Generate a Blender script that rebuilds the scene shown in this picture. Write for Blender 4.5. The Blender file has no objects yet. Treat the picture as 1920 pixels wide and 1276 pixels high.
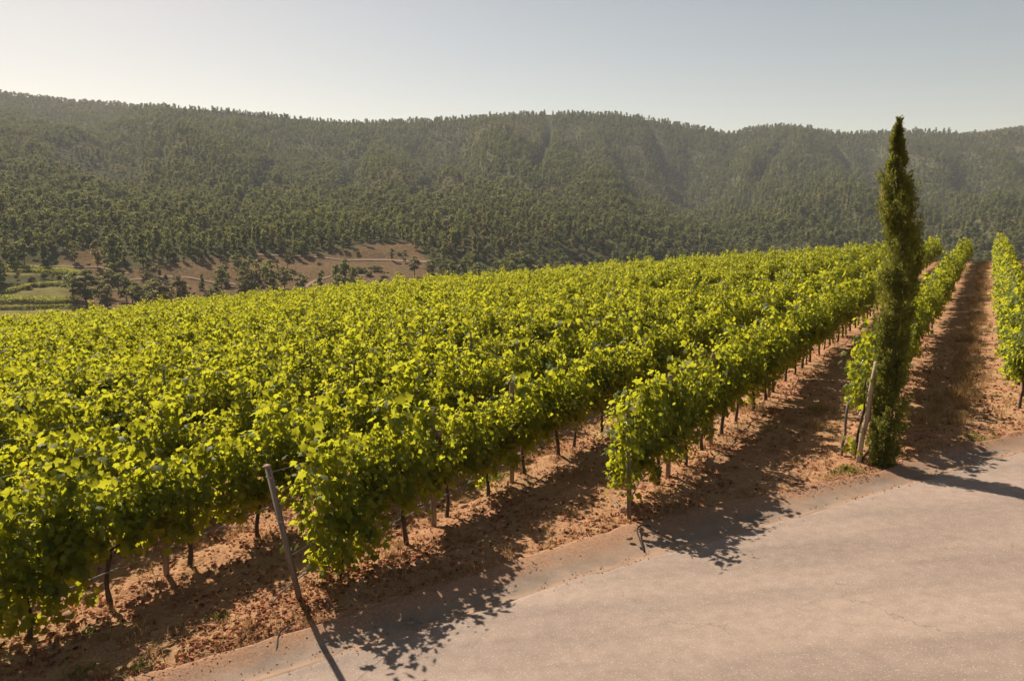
import bpy, math, random
import numpy as np
from mathutils import Vector

# ------------------------------------------------------------------ camera, sky, sun, exposure
SC = bpy.context.scene
COL = SC.collection
F_PX, PITCH = 1500.0, math.radians(7.5)
cam_d = bpy.data.cameras.new('camera')
cam = bpy.data.objects.new('camera', cam_d)
COL.objects.link(cam)
cam_d.sensor_fit = 'HORIZONTAL'
cam_d.sensor_width = 36.0
cam_d.lens = F_PX / 1920.0 * 36.0
cam_d.clip_start, cam_d.clip_end = 0.1, 12000.0
cam.location = (0, 0, 0)
cam.rotation_euler = (math.pi / 2 - PITCH, 0, 0)
SC.camera = cam

SUN_EL = math.radians(40.0)
SUN_AZ = math.radians(-36.0)          # measured from +Y towards +X
w = bpy.data.worlds.new('World')
SC.world = w
w.use_nodes = True
wn = w.node_tree
for n in list(wn.nodes):
    wn.nodes.remove(n)
sky = wn.nodes.new('ShaderNodeTexSky')
sky.sky_type = 'NISHITA'
sky.sun_disc = False
sky.sun_elevation = SUN_EL
sky.sun_rotation = SUN_AZ
sky.altitude = 200.0
sky.air_density = 0.90
sky.dust_density = 0.42
sky.ozone_density = 0.5
bgn = wn.nodes.new('ShaderNodeBackground')
bgn.inputs['Strength'].default_value = 0.061
wo = wn.nodes.new('ShaderNodeOutputWorld')
hz = wn.nodes.new('ShaderNodeMix'); hz.data_type = 'RGBA'; hz.blend_type = 'MULTIPLY'
hz.inputs[0].default_value = 1.0
hz.inputs[7].default_value = (1.27, .95, 0.69, 1)      # warm dusty summer air
wn.links.new(sky.outputs[0], hz.inputs[6])
wn.links.new(hz.outputs[2], bgn.inputs['Color'])
wn.links.new(bgn.outputs[0], wo.inputs['Surface'])

sun_d = bpy.data.lights.new('sun', 'SUN')
sun_d.energy = 4.6
sun_d.angle = math.radians(0.55)
sun_d.color = (1.0, 0.88, 0.74)
sun = bpy.data.objects.new('sun', sun_d)
COL.objects.link(sun)
to_sun = Vector((math.sin(SUN_AZ) * math.cos(SUN_EL), math.cos(SUN_AZ) * math.cos(SUN_EL), math.sin(SUN_EL)))
sun.rotation_euler = (-to_sun).to_track_quat('-Z', 'Y').to_euler()

SC.view_settings.view_transform = 'Standard'
SC.view_settings.look = 'None'
SC.view_settings.exposure = 1.0
SC.view_settings.gamma = 1.0
SC.view_settings.use_curve_mapping = False
SC.render.engine = 'CYCLES'
SC.cycles.use_denoising = True
SC.cycles.max_bounces = 7
SC.cycles.diffuse_bounces = 4
SC.cycles.glossy_bounces = 2
SC.cycles.transmission_bounces = 4
SC.cycles.volume_bounces = 0
SC.cycles.sample_clamp_indirect = 6.0

# ------------------------------------------------------------------ small helpers
RNG = np.random.default_rng(7)
random.seed(7)
S_, C_ = math.sin(PITCH), math.cos(PITCH)

def tag(o, label=None, cat=None, group=None, kind=None):
    if label: o['label'] = label
    if cat: o['category'] = cat
    if group: o['group'] = group
    if kind: o['kind'] = kind
    return o

def mesh_np(name, verts, faces, mat=None, smooth=False, attrs=None):
    """faces: (n,k) int array or list of such arrays."""
    me = bpy.data.meshes.new(name)
    verts = np.asarray(verts, dtype=np.float32)
    fl = faces if isinstance(faces, list) else [faces]
    fl = [np.asarray(f, dtype=np.int32) for f in fl if len(f)]
    loops = np.concatenate([f.ravel() for f in fl])
    counts = np.concatenate([np.full(len(f), f.shape[1], dtype=np.int32) for f in fl])
    starts = np.concatenate([[0], np.cumsum(counts)[:-1]]).astype(np.int32)
    me.vertices.add(len(verts)); me.vertices.foreach_set('co', verts.ravel())
    me.loops.add(len(loops)); me.loops.foreach_set('vertex_index', loops)
    me.polygons.add(len(counts))
    me.polygons.foreach_set('loop_start', starts)
    me.polygons.foreach_set('loop_total', counts)
    if smooth:
        me.polygons.foreach_set('use_smooth', np.ones(len(counts), dtype=bool))
    for an, (dom, typ, val) in (attrs or {}).items():
        a = me.attributes.new(an, typ, dom)
        val = np.asarray(val, dtype=np.float32)
        key = {'FLOAT': 'value', 'FLOAT_VECTOR': 'vector', 'FLOAT_COLOR': 'color'}.get(typ, 'value')
        a.data.foreach_set(key, val.ravel())
    me.update(calc_edges=True)
    if mat: me.materials.append(mat)
    return me

def link(name, data, parent=None):
    o = bpy.data.objects.new(name, data)
    COL.objects.link(o)
    if parent is not None: o.parent = parent
    return o

def empty(name, loc, rz=0.0):
    o = link(name, None)
    o.empty_display_size = 0.2
    o.location = loc
    o.rotation_euler = (0, 0, rz)
    return o

class MB:
    """collects pieces of one mesh"""
    def __init__(s): s.v = []; s.f = {}; s.n = 0
    def add(s, v, f):
        v = np.asarray(v, dtype=float).reshape(-1, 3); f = np.asarray(f, dtype=int)
        s.f.setdefault(f.shape[1], []).append(f + s.n); s.v.append(v); s.n += len(v)
    def tube(s, pts, rad, sides=6, cap=True):
        pts = np.asarray(pts, dtype=float); m = len(pts)
        rad = np.broadcast_to(np.asarray(rad, dtype=float), (m,))
        t = np.gradient(pts, axis=0); t /= np.linalg.norm(t, axis=1)[:, None] + 1e-9
        ref = np.array([0, 0, 1.0]) if abs(t[0, 2]) < 0.8 else np.array([1.0, 0, 0])
        a = np.cross(t, ref); a /= np.linalg.norm(a, axis=1)[:, None] + 1e-9
        b = np.cross(t, a)
        an = np.arange(sides) / sides * 2 * math.pi
        ring = pts[:, None] + rad[:, None, None] * (np.cos(an)[None, :, None] * a[:, None] + np.sin(an)[None, :, None] * b[:, None])
        i = np.arange(m - 1)[:, None] * sides; j = np.arange(sides)[None]
        jn = (j + 1) % sides
        q = np.stack([i + j, i + jn, i + sides + jn, i + sides + j], -1).reshape(-1, 4)
        s.add(ring.reshape(-1, 3), q)
        if cap:
            k = s.n - m * sides
            s.f.setdefault(sides, []).append(np.array([list(range(k, k + sides))[::-1], list(range(k + (m - 1) * sides, k + m * sides))]))
    def box(s, c, half, R=None):
        g = np.array([[x, y, z] for x in (-1, 1) for y in (-1, 1) for z in (-1, 1)], dtype=float) * np.asarray(half)
        if R is not None: g = g @ np.asarray(R).T
        s.add(g + np.asarray(c), [[0, 1, 3, 2], [4, 6, 7, 5], [0, 4, 5, 1], [2, 3, 7, 6], [0, 2, 6, 4], [1, 5, 7, 3]])
    def mesh(s, name, mat, smooth=False):
        return mesh_np(name, np.concatenate(s.v), [np.concatenate(x) for x in s.f.values()], mat, smooth)

# value noise ------------------------------------------------------
_P = np.random.default_rng(11).random((256, 256))
def vnoise(x, y):
    x = np.asarray(x, dtype=float); y = np.asarray(y, dtype=float)
    xi = np.floor(x).astype(int); yi = np.floor(y).astype(int)
    fx = x - xi; fy = y - yi
    fx = fx * fx * (3 - 2 * fx); fy = fy * fy * (3 - 2 * fy)
    a = _P[xi % 256, yi % 256]; b = _P[(xi + 1) % 256, yi % 256]
    c = _P[xi % 256, (yi + 1) % 256]; d = _P[(xi + 1) % 256, (yi + 1) % 256]
    return (a * (1 - fx) + b * fx) * (1 - fy) + (c * (1 - fx) + d * fx) * fy
def fbm(x, y, o=4):
    s = 0; a = 0.5; n = 0
    for k in range(o):
        s = s + a * vnoise(x * 2 ** k + 17.3 * k, y * 2 ** k + 5.1 * k); n += a; a *= 0.5
    return s / n
def sstep(a, b, x):
    t = np.clip((x - a) / (b - a), 0, 1)
    return t * t * (3 - 2 * t)

# photo pixel <-> world direction (camera at the origin)
def ray(px, py):
    cx = (px - 960.0) / F_PX; cy = (638.0 - py) / F_PX
    return np.array([cx, C_ + cy * S_, -S_ + cy * C_])
def project(x, y, z):
    zc = np.maximum(y * C_ - z * S_, 0.01); yc = y * S_ + z * C_
    return 960 + F_PX * x / zc, 638 - F_PX * yc / zc

# ------------------------------------------------------------------ terrain
ROW_U = np.array([0.51, 0.8602]); ROW_U /= np.linalg.norm(ROW_U)
ROW_P = np.array([ROW_U[1], -ROW_U[0]])
ROW_RZ = math.atan2(ROW_U[1], ROW_U[0])

SOIL = np.array([(-60, -21), (-12, 4.1), (-4.2, 8.25), (-2.5, 9.35), (-0.7, 10.35), (1.1, 11.45), (1.8, 11.95), (3.5, 12.6), (5.56, 13.42), (6.4, 13.6),
                 (7.1, 14.25), (8.0, 14.72), (8.9, 15.05), (10.2, 15.6), (20, 20.4), (45, 33)], dtype=float)
ASPH = np.array([(-60, -22), (-12, 3.25), (-2.9, 8.1), (-0.4, 9.45), (0.9, 10.22), (2.28, 10.9), (5.06, 12.22), (6.58, 13.0), (7.96, 13.75),
                 (9.45, 14.4), (20, 19.4), (45, 32)], dtype=float)
def y_soil(x): return np.interp(x, SOIL[:, 0], SOIL[:, 1])
def y_asph(x): return np.interp(x, ASPH[:, 0], ASPH[:, 1])
def plane_z(x, y):
    xs = np.clip(x, -130, 75); ys = np.clip(y, -60, 140)
    return -4.35 + 0.0795 * xs - 0.0215 * ys

RIDGE_PX = np.array([(-300, 160), (0, 176), (120, 189), (250, 199), (285, 200), (400, 208), (560, 224), (640, 230), (700, 231), (800, 229), (900, 221), (960, 215),
                     (1040, 215), (1160, 215), (1220, 225), (1330, 245), (1365, 253), (1420, 240), (1500, 236), (1580, 253), (1650, 250), (1720, 247),
                     (1800, 249), (1850, 245), (1920, 235), (2250, 200)], dtype=float)
_rd = np.array([ray(a, b) for a, b in RIDGE_PX])
RIDGE_AZ = np.arctan2(_rd[:, 0], _rd[:, 1]); RIDGE_T = _rd[:, 2] / np.hypot(_rd[:, 0], _rd[:, 1])
PX_AZ = RIDGE_PX[:, 0]
def ridge_R(az):
    px = np.interp(az, RIDGE_AZ, PX_AZ)
    return 1250 + 420 * sstep(330, 180, px) + 180 * sstep(1000, 1700, px)
GULLIES = [([(500, 312), (468, 352), (446, 408), (428, 446)], 15, 9), ([(1031, 222), (1030, 262), (1015, 296), (1004, 320)], 16, 8),
           ([(1216, 240), (1240, 275), (1252, 315)], 13, 7), ([(110, 296), (200, 314), (250, 320)], 24, 15), ([(700, 260), (640, 330), (600, 400)], 14, 14),
           ([(860, 270), (800, 340), (760, 400)], 12, 12), ([(1480, 270), (1440, 330), (1400, 400)], 14, 14), ([(1560, 262), (1600, 330)], 12, 10), ([(330, 240), (300, 290), (310, 350)], 12, 12)]
T_FOOT = -0.088
def hill_v(r, az):
    px = np.interp(az, RIDGE_AZ, PX_AZ)
    k = 1 + 0.45 * sstep(800, 1500, px)
    R = ridge_R(az)
    rr = r / k
    Rr = R / k
    v = np.interp(rr, [260, 290, 320, 355, 400, 530, 700], [0, .10, .19, .31, .40, .535, .655])
    v2 = 0.655 + (1 - 0.655) * np.clip((rr - 700) / np.maximum(Rr - 700, 50), 0, 1.0) ** 0.92
    return np.where(rr > 700, v2, v)
def hill_z(x, y):
    r = np.hypot(x, y); az = np.arctan2(x, y)
    Tr = np.interp(az, RIDGE_AZ, RIDGE_T)
    back = sstep(math.radians(55), math.radians(110), np.abs(az))
    Tr = Tr * (1 - back) + 0.02 * back
    R = ridge_R(az)
    v = hill_v(r, az)
    T = T_FOOT + (Tr - T_FOOT) * v
    T = np.where(r < 260, -0.17 + (T_FOOT + 0.17) * sstep(170, 260, r), T)
    z = r * T
    # spurs and gullies running down the slope
    n1 = fbm(az * 13 + r / 900.0 + 3.0, r / 520.0, 4) - 0.5
    n2 = fbm(az * 34 + r / 300.0, r / 230.0 + 9.0, 3) - 0.5
    fade = sstep(430, 800, r) * sstep(1.0, 0.86, v)
    z = z + (n1 * 62 + n2 * 24) * fade
    z = z + (fbm(x / 26.0, y / 26.0, 3) - 0.5) * 5 * sstep(220, 300, r) * sstep(1.0, 0.9, v)
    # deep gullies and a hollow cut into the slope
    px = np.interp(az, RIDGE_AZ, PX_AZ); py = 570 - (570 - np.interp(px, RIDGE_PX[:, 0], RIDGE_PX[:, 1])) * v
    for line, dep, wd in GULLIES:
        dm = np.full(np.shape(px), 1e9)
        for (a, b), (c, d) in zip(line[:-1], line[1:]):
            t = np.clip(((px - a) * (c - a) + (py - b) * (d - b)) / ((c - a) ** 2 + (d - b) ** 2), 0, 1)
            dm = np.minimum(dm, np.hypot(px - a - t * (c - a), py - b - t * (d - b)))
        z = z - dep * np.exp(-(dm / wd) ** 2) * fade
    z = np.where(r > R, R * Tr - 0.13 * (r - R), z)
    return np.where(r < 78, -60.0, np.maximum(z, -60.0))
def crest_y(x, y):
    q = x / np.maximum(y, 1.0)
    return np.interp(q, [-0.9, -0.62, -0.3, 0.0, 0.3, 0.5, 0.58, 0.7], [66, 72, 88, 97, 92, 83, 76, 72])
def field_z(x, y):
    z = plane_z(x, y)
    s = np.maximum(y - crest_y(x, y), 0.0)
    z = z - np.where(s < 10, 0.012 * s * s, 1.2 + 0.24 * (s - 10))
    z = z + (fbm(x / 14.0 + 4, y / 14.0, 2) - 0.5) * 0.5 * sstep(16, 40, np.hypot(x, y))
    return z
def ground_z(x, y):
    x = np.asarray(x, dtype=float); y = np.asarray(y, dtype=float)
    a = field_z(x, y); b = hill_z(x, y)
    k = 2.0
    h = np.clip(0.5 + 0.5 * (b - a) / k, 0, 1)
    far = sstep(70, 85, np.hypot(x, y))
    m = a * (1 - h) + b * h + k * h * (1 - h)
    return np.where(np.hypot(x, y) < 70, a, m)
def on_ray(px, py, lo=100.0, hi=2200.0):
    """distance-marched point where the view ray of a photo pixel meets the far terrain"""
    d = ray(px, py); hr = math.hypot(d[0], d[1])
    rs = np.arange(lo, hi, 2.0)
    xs = d[0] / hr * rs; ys = d[1] / hr * rs; zs = d[2] / hr * rs
    g = ground_z(xs, ys)
    k = np.argmax(zs < g) if np.any(zs < g) else len(rs) - 1
    return xs[k], ys[k], g[k]
def near_hit(px, py, z_add=0.0):
    d = ray(px, py); t = (-4.35 + z_add) / (d[2] - .0795 * d[0] + .0215 * d[1]); return d * t

# ------------------------------------------------------------------ material helpers
def new_mat(name):
    m = bpy.data.materials.new(name); m.use_nodes = True
    nt = m.node_tree
    for n in list(nt.nodes): nt.nodes.remove(n)
    out = nt.nodes.new('ShaderNodeOutputMaterial')
    return m, nt, out
def N(nt, typ, **kw):
    n = nt.nodes.new(typ)
    for k, v in kw.items():
        if hasattr(n, k): setattr(n, k, v)
        else: n.inputs[k].default_value = v
    return n
def L(nt, a, b): nt.links.new(a, b)
def ramp(nt, fac, stops):
    r = nt.nodes.new('ShaderNodeValToRGB')
    e = r.color_ramp.elements
    while len(e) < len(stops): e.new(0.5)
    for i, (p, c) in enumerate(stops):
        e[i].position = p; e[i].color = (*c, 1)
    nt.links.new(fac, r.inputs[0]); return r
def noise(nt, scale, detail=4, rough=0.55, vec=None):
    n = nt.nodes.new('ShaderNodeTexNoise'); n.inputs['Scale'].default_value = scale
    n.inputs['Detail'].default_value = detail; n.inputs['Roughness'].default_value = rough
    if vec is not None: nt.links.new(vec, n.inputs['Vector'])
    return n
def mixc(nt, a, b, fac, mode='MIX'):
    m = nt.nodes.new('ShaderNodeMix'); m.data_type = 'RGBA'; m.blend_type = mode
    for sock, v in ((m.inputs[0], fac), (m.inputs[6], a), (m.inputs[7], b)):
        if isinstance(v, (int, float)): sock.default_value = v
        elif isinstance(v, tuple): sock.default_value = (*v, 1)
        else: nt.links.new(v, sock)
    return m.outputs[2]
def bsdf(nt, out, col, rough=0.8, spec=0.3, normal=None):
    b = nt.nodes.new('ShaderNodeBsdfPrincipled')
    if isinstance(col, tuple): b.inputs['Base Color'].default_value = (*col, 1)
    else: nt.links.new(col, b.inputs['Base Color'])
    if isinstance(rough, float): b.inputs['Roughness'].default_value = rough
    else: nt.links.new(rough, b.inputs['Roughness'])
    b.inputs['Specular IOR Level'].default_value = spec
    if normal is not None: nt.links.new(normal, b.inputs['Normal'])
    nt.links.new(b.outputs[0], out.inputs['Surface']); return b
def bump(nt, h, strength, dist):
    b = nt.nodes.new('ShaderNodeBump'); b.inputs['Strength'].default_value = strength
    b.inputs['Distance'].default_value = dist; nt.links.new(h, b.inputs['Height']); return b.outputs[0]
def coords(nt): return nt.nodes.new('ShaderNodeTexCoord').outputs['Object']
def math_(nt, op, a, b=None, clamp=False):
    m = nt.nodes.new('ShaderNodeMath'); m.operation = op; m.use_clamp = clamp
    for i, v in enumerate((a, b)):
        if v is None: continue
        if isinstance(v, (int, float)): m.inputs[i].default_value = v
        else: nt.links.new(v, m.inputs[i])
    return m.outputs[0]

def mat_ground():
    m, nt, out = new_mat('ground_soil')
    co = coords(nt)
    att = N(nt, 'ShaderNodeAttribute', attribute_name='zone')
    sep = nt.nodes.new('ShaderNodeSeparateColor'); L(nt, att.outputs['Color'], sep.inputs[0])
    n1 = noise(nt, 0.55, 5, .6, co); n2 = noise(nt, 5.0, 6, .65, co); n3 = noise(nt, 38, 4, .7, co)
    soil = ramp(nt, n2.outputs[0], [(.28, (.18, .088, .048)), (.5, (.34, .182, .104)), (.72, (.48, .295, .18))])
    litter = ramp(nt, n3.outputs[0], [(.3, (.15, .064, .036)), (.52, (.34, .165, .092)), (.7, (.50, .32, .19))])
    c = mixc(nt, soil.outputs[0], litter.outputs[0], 0.5)
    r1 = ramp(nt, n1.outputs[0], [(.35, (0, 0, 0)), (.65, (1, 1, 1))])
    straw = ramp(nt, n3.outputs[0], [(.3, (.20, .12, .06)), (.7, (.46, .32, .17))])
    c = mixc(nt, c, straw.outputs[0], math_(nt, 'MULTIPLY', r1.outputs[0], .7))
    # far zones
    nf = noise(nt, .035, 5, .6, co); nf2 = noise(nt, .22, 5, .65, co)
    heath = ramp(nt, nf2.outputs[0], [(.3, (.060, .052, .028)), (.5, (.125, .085, .047)), (.68, (.20, .125, .07))])
    red = ramp(nt, nf.outputs[0], [(.42, (.11, .075, .042)), (.62, (.27, .125, .068))])
    nf3 = noise(nt, .9, 6, .7, co)
    clear = mixc(nt, heath.outputs[0], red.outputs[0], .35)
    clear = mixc(nt, clear, ramp(nt, nf3.outputs[0], [(.36, (.030, .040, .018)), (.5, (.12, .085, .047)), (.66, (.25, .165, .095))]).outputs[0], .6)
    forest = ramp(nt, nf2.outputs[0], [(.3, (.050, .054, .026)), (.7, (.095, .088, .046))])
    grass = ramp(nt, nf2.outputs[0], [(.3, (.15, .15, .045)), (.7, (.27, .25, .085))])
    c = mixc(nt, c, clear, sep.outputs[0])
    c = mixc(nt, c, forest.outputs[0], sep.outputs[1])
    c = mixc(nt, c, grass.outputs[0], sep.outputs[2])
    h = math_(nt, 'ADD', math_(nt, 'MULTIPLY', n2.outputs[0], 1.0), math_(nt, 'MULTIPLY', n3.outputs[0], .35))
    bsdf(nt, out, c, 1.0, 0.0, bump(nt, h, .8, .03))
    return m

def mat_asphalt():
    m, nt, out = new_mat('worn_asphalt')
    co = coords(nt)
    big = noise(nt, .32, 4, .55, co)
    mp = nt.nodes.new('ShaderNodeMapping'); mp.inputs['Rotation'].default_value = (0, 0, -math.radians(27)); mp.inputs['Scale'].default_value = (.12, 1.0, 1)
    L(nt, co, mp.inputs[0])
    band = noise(nt, .9, 3, .5, mp.outputs[0])
    mid = noise(nt, 6, 5, .6, co)
    fine = noise(nt, 110, 3, .7, co)
    v = nt.nodes.new('ShaderNodeTexVoronoi'); v.inputs['Scale'].default_value = 85; L(nt, co, v.inputs['Vector'])
    base = ramp(nt, big.outputs[0], [(.3, (.292, .220, .174)), (.7, (.345, .262, .208))])
    c = mixc(nt, base.outputs[0], ramp(nt, band.outputs[0], [(.32, (.66, .66, .66)), (.58, (1, 1, 1))]).outputs[0], .75, 'MULTIPLY')
    c = mixc(nt, c, ramp(nt, mid.outputs[0], [(.3, (.80, .79, .78)), (.65, (1.06, 1.05, 1.04))]).outputs[0], .8, 'MULTIPLY')
    c = mixc(nt, c, ramp(nt, fine.outputs[0], [(.25, (.6, .58, .56)), (.55, (1.0, 1.0, 1.0)), (.8, (1.3, 1.3, 1.27))]).outputs[0], .7, 'MULTIPLY')
    spk = ramp(nt, v.outputs['Color'], [(.80, (0, 0, 0)), (.86, (1, 1, 1))])
    c = mixc(nt, c, (.52, .46, .40), math_(nt, 'MULTIPLY', spk.outputs[0], .35))
    # hairline cracks and dark flecks
    warp = noise(nt, 1.6, 4, .6, co)
    va = nt.nodes.new('ShaderNodeVectorMath'); va.operation = 'MULTIPLY_ADD'
    L(nt, warp.outputs['Color'], va.inputs[0]); va.inputs[1].default_value = (.9, .9, .9); L(nt, co, va.inputs[2])
    cr = nt.nodes.new('ShaderNodeTexVoronoi'); cr.feature = 'DISTANCE_TO_EDGE'; cr.inputs['Scale'].default_value = .62; L(nt, va.outputs[0], cr.inputs['Vector'])
    crm = ramp(nt, cr.outputs['Distance'], [(.003, (1, 1, 1)), (.008, (0, 0, 0))])
    gate = ramp(nt, noise(nt, .8, 4, .6, co).outputs[0], [(.52, (0, 0, 0)), (.6, (1, 1, 1))])
    c = mixc(nt, c, (.13, .105, .085), math_(nt, 'MULTIPLY', math_(nt, 'MULTIPLY', crm.outputs[0], gate.outputs[0]), .5))
    fl = ramp(nt, noise(nt, 17, 4, .75, co).outputs[0], [(.66, (0, 0, 0)), (.72, (1, 1, 1))])
    c = mixc(nt, c, (.15, .115, .09), math_(nt, 'MULTIPLY', fl.outputs[0], .6))
    h = math_(nt, 'ADD', math_(nt, 'MULTIPLY', fine.outputs[0], 1.0), math_(nt, 'MULTIPLY', mid.outputs[0], 1.2))
    bsdf(nt, out, c, 0.85, 0.25, bump(nt, h, .55, .012))
    return m

def mat_concrete():
    m, nt, out = new_mat('gutter_concrete')
    co = coords(nt)
    a = noise(nt, 2.2, 6, .65, co); b = noise(nt, 60, 4, .7, co); d = noise(nt, .9, 4, .6, co)
    c = ramp(nt, a.outputs[0], [(.3, (.17, .13, .10)), (.55, (.235, .178, .138)), (.75, (.295, .222, .168))])
    cc = mixc(nt, c.outputs[0], ramp(nt, b.outputs[0], [(.3, (.6, .58, .56)), (.7, (1.2, 1.2, 1.2))]).outputs[0], .7, 'MULTIPLY')
    cc = mixc(nt, cc, (.31, .185, .11), math_(nt, 'MULTIPLY', ramp(nt, d.outputs[0], [(.45, (0, 0, 0)), (.7, (1, 1, 1))]).outputs[0], .6))
    ed = N(nt, 'ShaderNodeAttribute', attribute_name='across').outputs['Fac']
    e1 = math_(nt, 'ADD', ed, math_(nt, 'MULTIPLY', noise(nt, 3.0, 6, .7, co).outputs[0], .9))
    dirt = ramp(nt, noise(nt, 30, 5, .7, co).outputs[0], [(.3, (.16, .085, .05)), (.7, (.38, .225, .135))])
    cc = mixc(nt, cc, dirt.outputs[0], ramp(nt, e1, [(.56, (1, 1, 1)), (.98, (0, 0, 0))]).outputs[0])
    sand = math_(nt, 'SUBTRACT', 1.0, math_(nt, 'ABSOLUTE', math_(nt, 'MULTIPLY', math_(nt, 'SUBTRACT', ed, .92), 6.0)), True)
    cc = mixc(nt, cc, (.33, .215, .14), math_(nt, 'MULTIPLY', sand, math_(nt, 'MULTIPLY', a.outputs[0], 1.1)))
    bsdf(nt, out, cc, 0.9, 0.1, bump(nt, math_(nt, 'ADD', a.outputs[0], math_(nt, 'MULTIPLY', b.outputs[0], .3)), .6, .03))
    return m

def mat_leaf(name, dark, light, trans, mixf=.5, rough=.45, objvar=.25, attr=True, spec=.02):
    """leaf: diffuse and translucent, tint from a per-leaf value"""
    m, nt, out = new_mat(name)
    if attr:
        at = N(nt, 'ShaderNodeAttribute', attribute_name='tint').outputs['Fac']
    else:
        at = None
    oi = nt.nodes.new('ShaderNodeObjectInfo')
    f = math_(nt, 'MULTIPLY_ADD', oi.outputs['Random'], objvar); f.node.inputs[2].default_value = -objvar / 2
    fac = math_(nt, 'ADD', f, at if at is not None else .5, True)
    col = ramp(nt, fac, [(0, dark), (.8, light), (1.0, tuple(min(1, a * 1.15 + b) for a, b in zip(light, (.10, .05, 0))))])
    tr = ramp(nt, fac, [(0, tuple(x * .75 for x in trans)), (.8, trans), (1.0, tuple(min(1, a * 1.05 + b) for a, b in zip(trans, (.12, .03, 0))))])
    p = nt.nodes.new('ShaderNodeBsdfPrincipled'); L(nt, col.outputs[0], p.inputs['Base Color'])
    p.inputs['Roughness'].default_value = rough; p.inputs['Specular IOR Level'].default_value = spec
    t = nt.nodes.new('ShaderNodeBsdfTranslucent'); L(nt, tr.outputs[0], t.inputs['Color'])
    mx = nt.nodes.new('ShaderNodeMixShader'); mx.inputs[0].default_value = mixf
    L(nt, p.outputs[0], mx.inputs[1]); L(nt, t.outputs[0], mx.inputs[2]); L(nt, mx.outputs[0], out.inputs['Surface'])
    return m

def mat_simple(name, c1, c2, scale=8, rough=.85, stretch=None, bumpd=.01, metal=0.0):
    m, nt, out = new_mat(name)
    co = coords(nt)
    if stretch:
        mp = nt.nodes.new('ShaderNodeMapping'); mp.inputs['Scale'].default_value = stretch; L(nt, co, mp.inputs[0]); co = mp.outputs[0]
    n = noise(nt, scale, 5, .65, co)
    c = ramp(nt, n.outputs[0], [(.3, c1), (.7, c2)])
    b = bsdf(nt, out, c.outputs[0], rough, .3, bump(nt, n.outputs[0], .6, bumpd))
    b.inputs['Metallic'].default_value = metal
    return m

M_GROUND = mat_ground(); M_ASPH = mat_asphalt(); M_CONC = mat_concrete()
M_VINE = mat_leaf('vine_leaf', (.042, .074, .016), (.130, .172, .022), (.61, .61, .030), .52, .6, .25, True, .2)
M_BARK = mat_simple('vine_bark', (.035, .022, .015), (.13, .085, .058), 14, .95, (1, 1, .25), .02)
M_SHOOT = mat_simple('green_shoot', (.10, .10, .03), (.20, .13, .05), 20, .7)
M_WOOD = mat_simple('weathered_post_wood', (.15, .095, .06), (.32, .22, .15), 16, .9, (1, 1, .12), .01)
M_STAKE = mat_simple('pale_stake_wood', (.24, .17, .12), (.46, .35, .26), 16, .9, (1, 1, .12), .01)
M_GREYPOST = mat_simple('grey_end_post', (.105, .085, .07), (.21, .17, .14), 12, .85, (1, 1, .15), .008)
M_HOSE = mat_simple('black_hose', (.012, .011, .010), (.03, .027, .025), 30, .9)
M_DRIP = mat_simple('sunlit_tone_drip_hose', (.10, .09, .08), (.30, .27, .24), 25, .4)  # dark hose lightened in its colour to look sunlit
M_WIRE = mat_simple('galvanised_wire', (.30, .29, .28), (.45, .44, .43), 30, .35, None, .001, .8)
M_CYP = mat_leaf('cypress_spray', (.030, .042, .010), (.148, .158, .036), (.34, .34, .06), .42, .6, 0.0)
M_CYPBARK = mat_simple('cypress_bark', (.05, .035, .025), (.16, .115, .085), 18, .95, (1, 1, .15), .02)
M_PINE = mat_leaf('pine_needles', (.050, .058, .026), (.140, .154, .062), (.33, .34, .11), .48, .7, .6)
M_PINEDRY = mat_leaf('dry_pine_needles', (.070, .061, .034), (.160, .136, .072), (.33, .28, .12), .48, .7, .5)
M_EUC = mat_leaf('eucalyptus_leaves', (.050, .062, .026), (.142, .158, .060), (.33, .34, .10), .48, .6, .6)
M_BUSH = mat_leaf('shrub_leaves', (.060, .064, .032), (.145, .135, .060), (.31, .27, .10), .48, .7, .6)
M_TRUNK = mat_simple('tree_trunk_bark', (.05, .038, .03), (.13, .095, .07), 3, .95)
M_STRAW = mat_leaf('dry_grass_blade', (.19, .115, .05), (.42, .28, .13), (.38, .24, .10), .35, .8, 0.0)
M_LITTER = mat_leaf('dry_fallen_leaf', (.13, .042, .022), (.42, .185, .095), (.28, .11, .05), .2, .85, 0.0)
M_CLOD = mat_simple('earth_clod', (.15, .08, .045), (.36, .215, .13), 9, .95, None, .02)
M_WEED = mat_leaf('weed_leaf', (.06, .09, .015), (.17, .20, .04), (.30, .34, .05), .4, .6, 0.0)
M_TERR = mat_leaf('terrace_vine_leaf', (.10, .12, .03), (.24, .25, .06), (.42, .42, .07), .45, .6, .2)
M_BOX = mat_simple('brown_box_paint', (.12, .05, .03), (.19, .085, .05), 10, .7)

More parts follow.
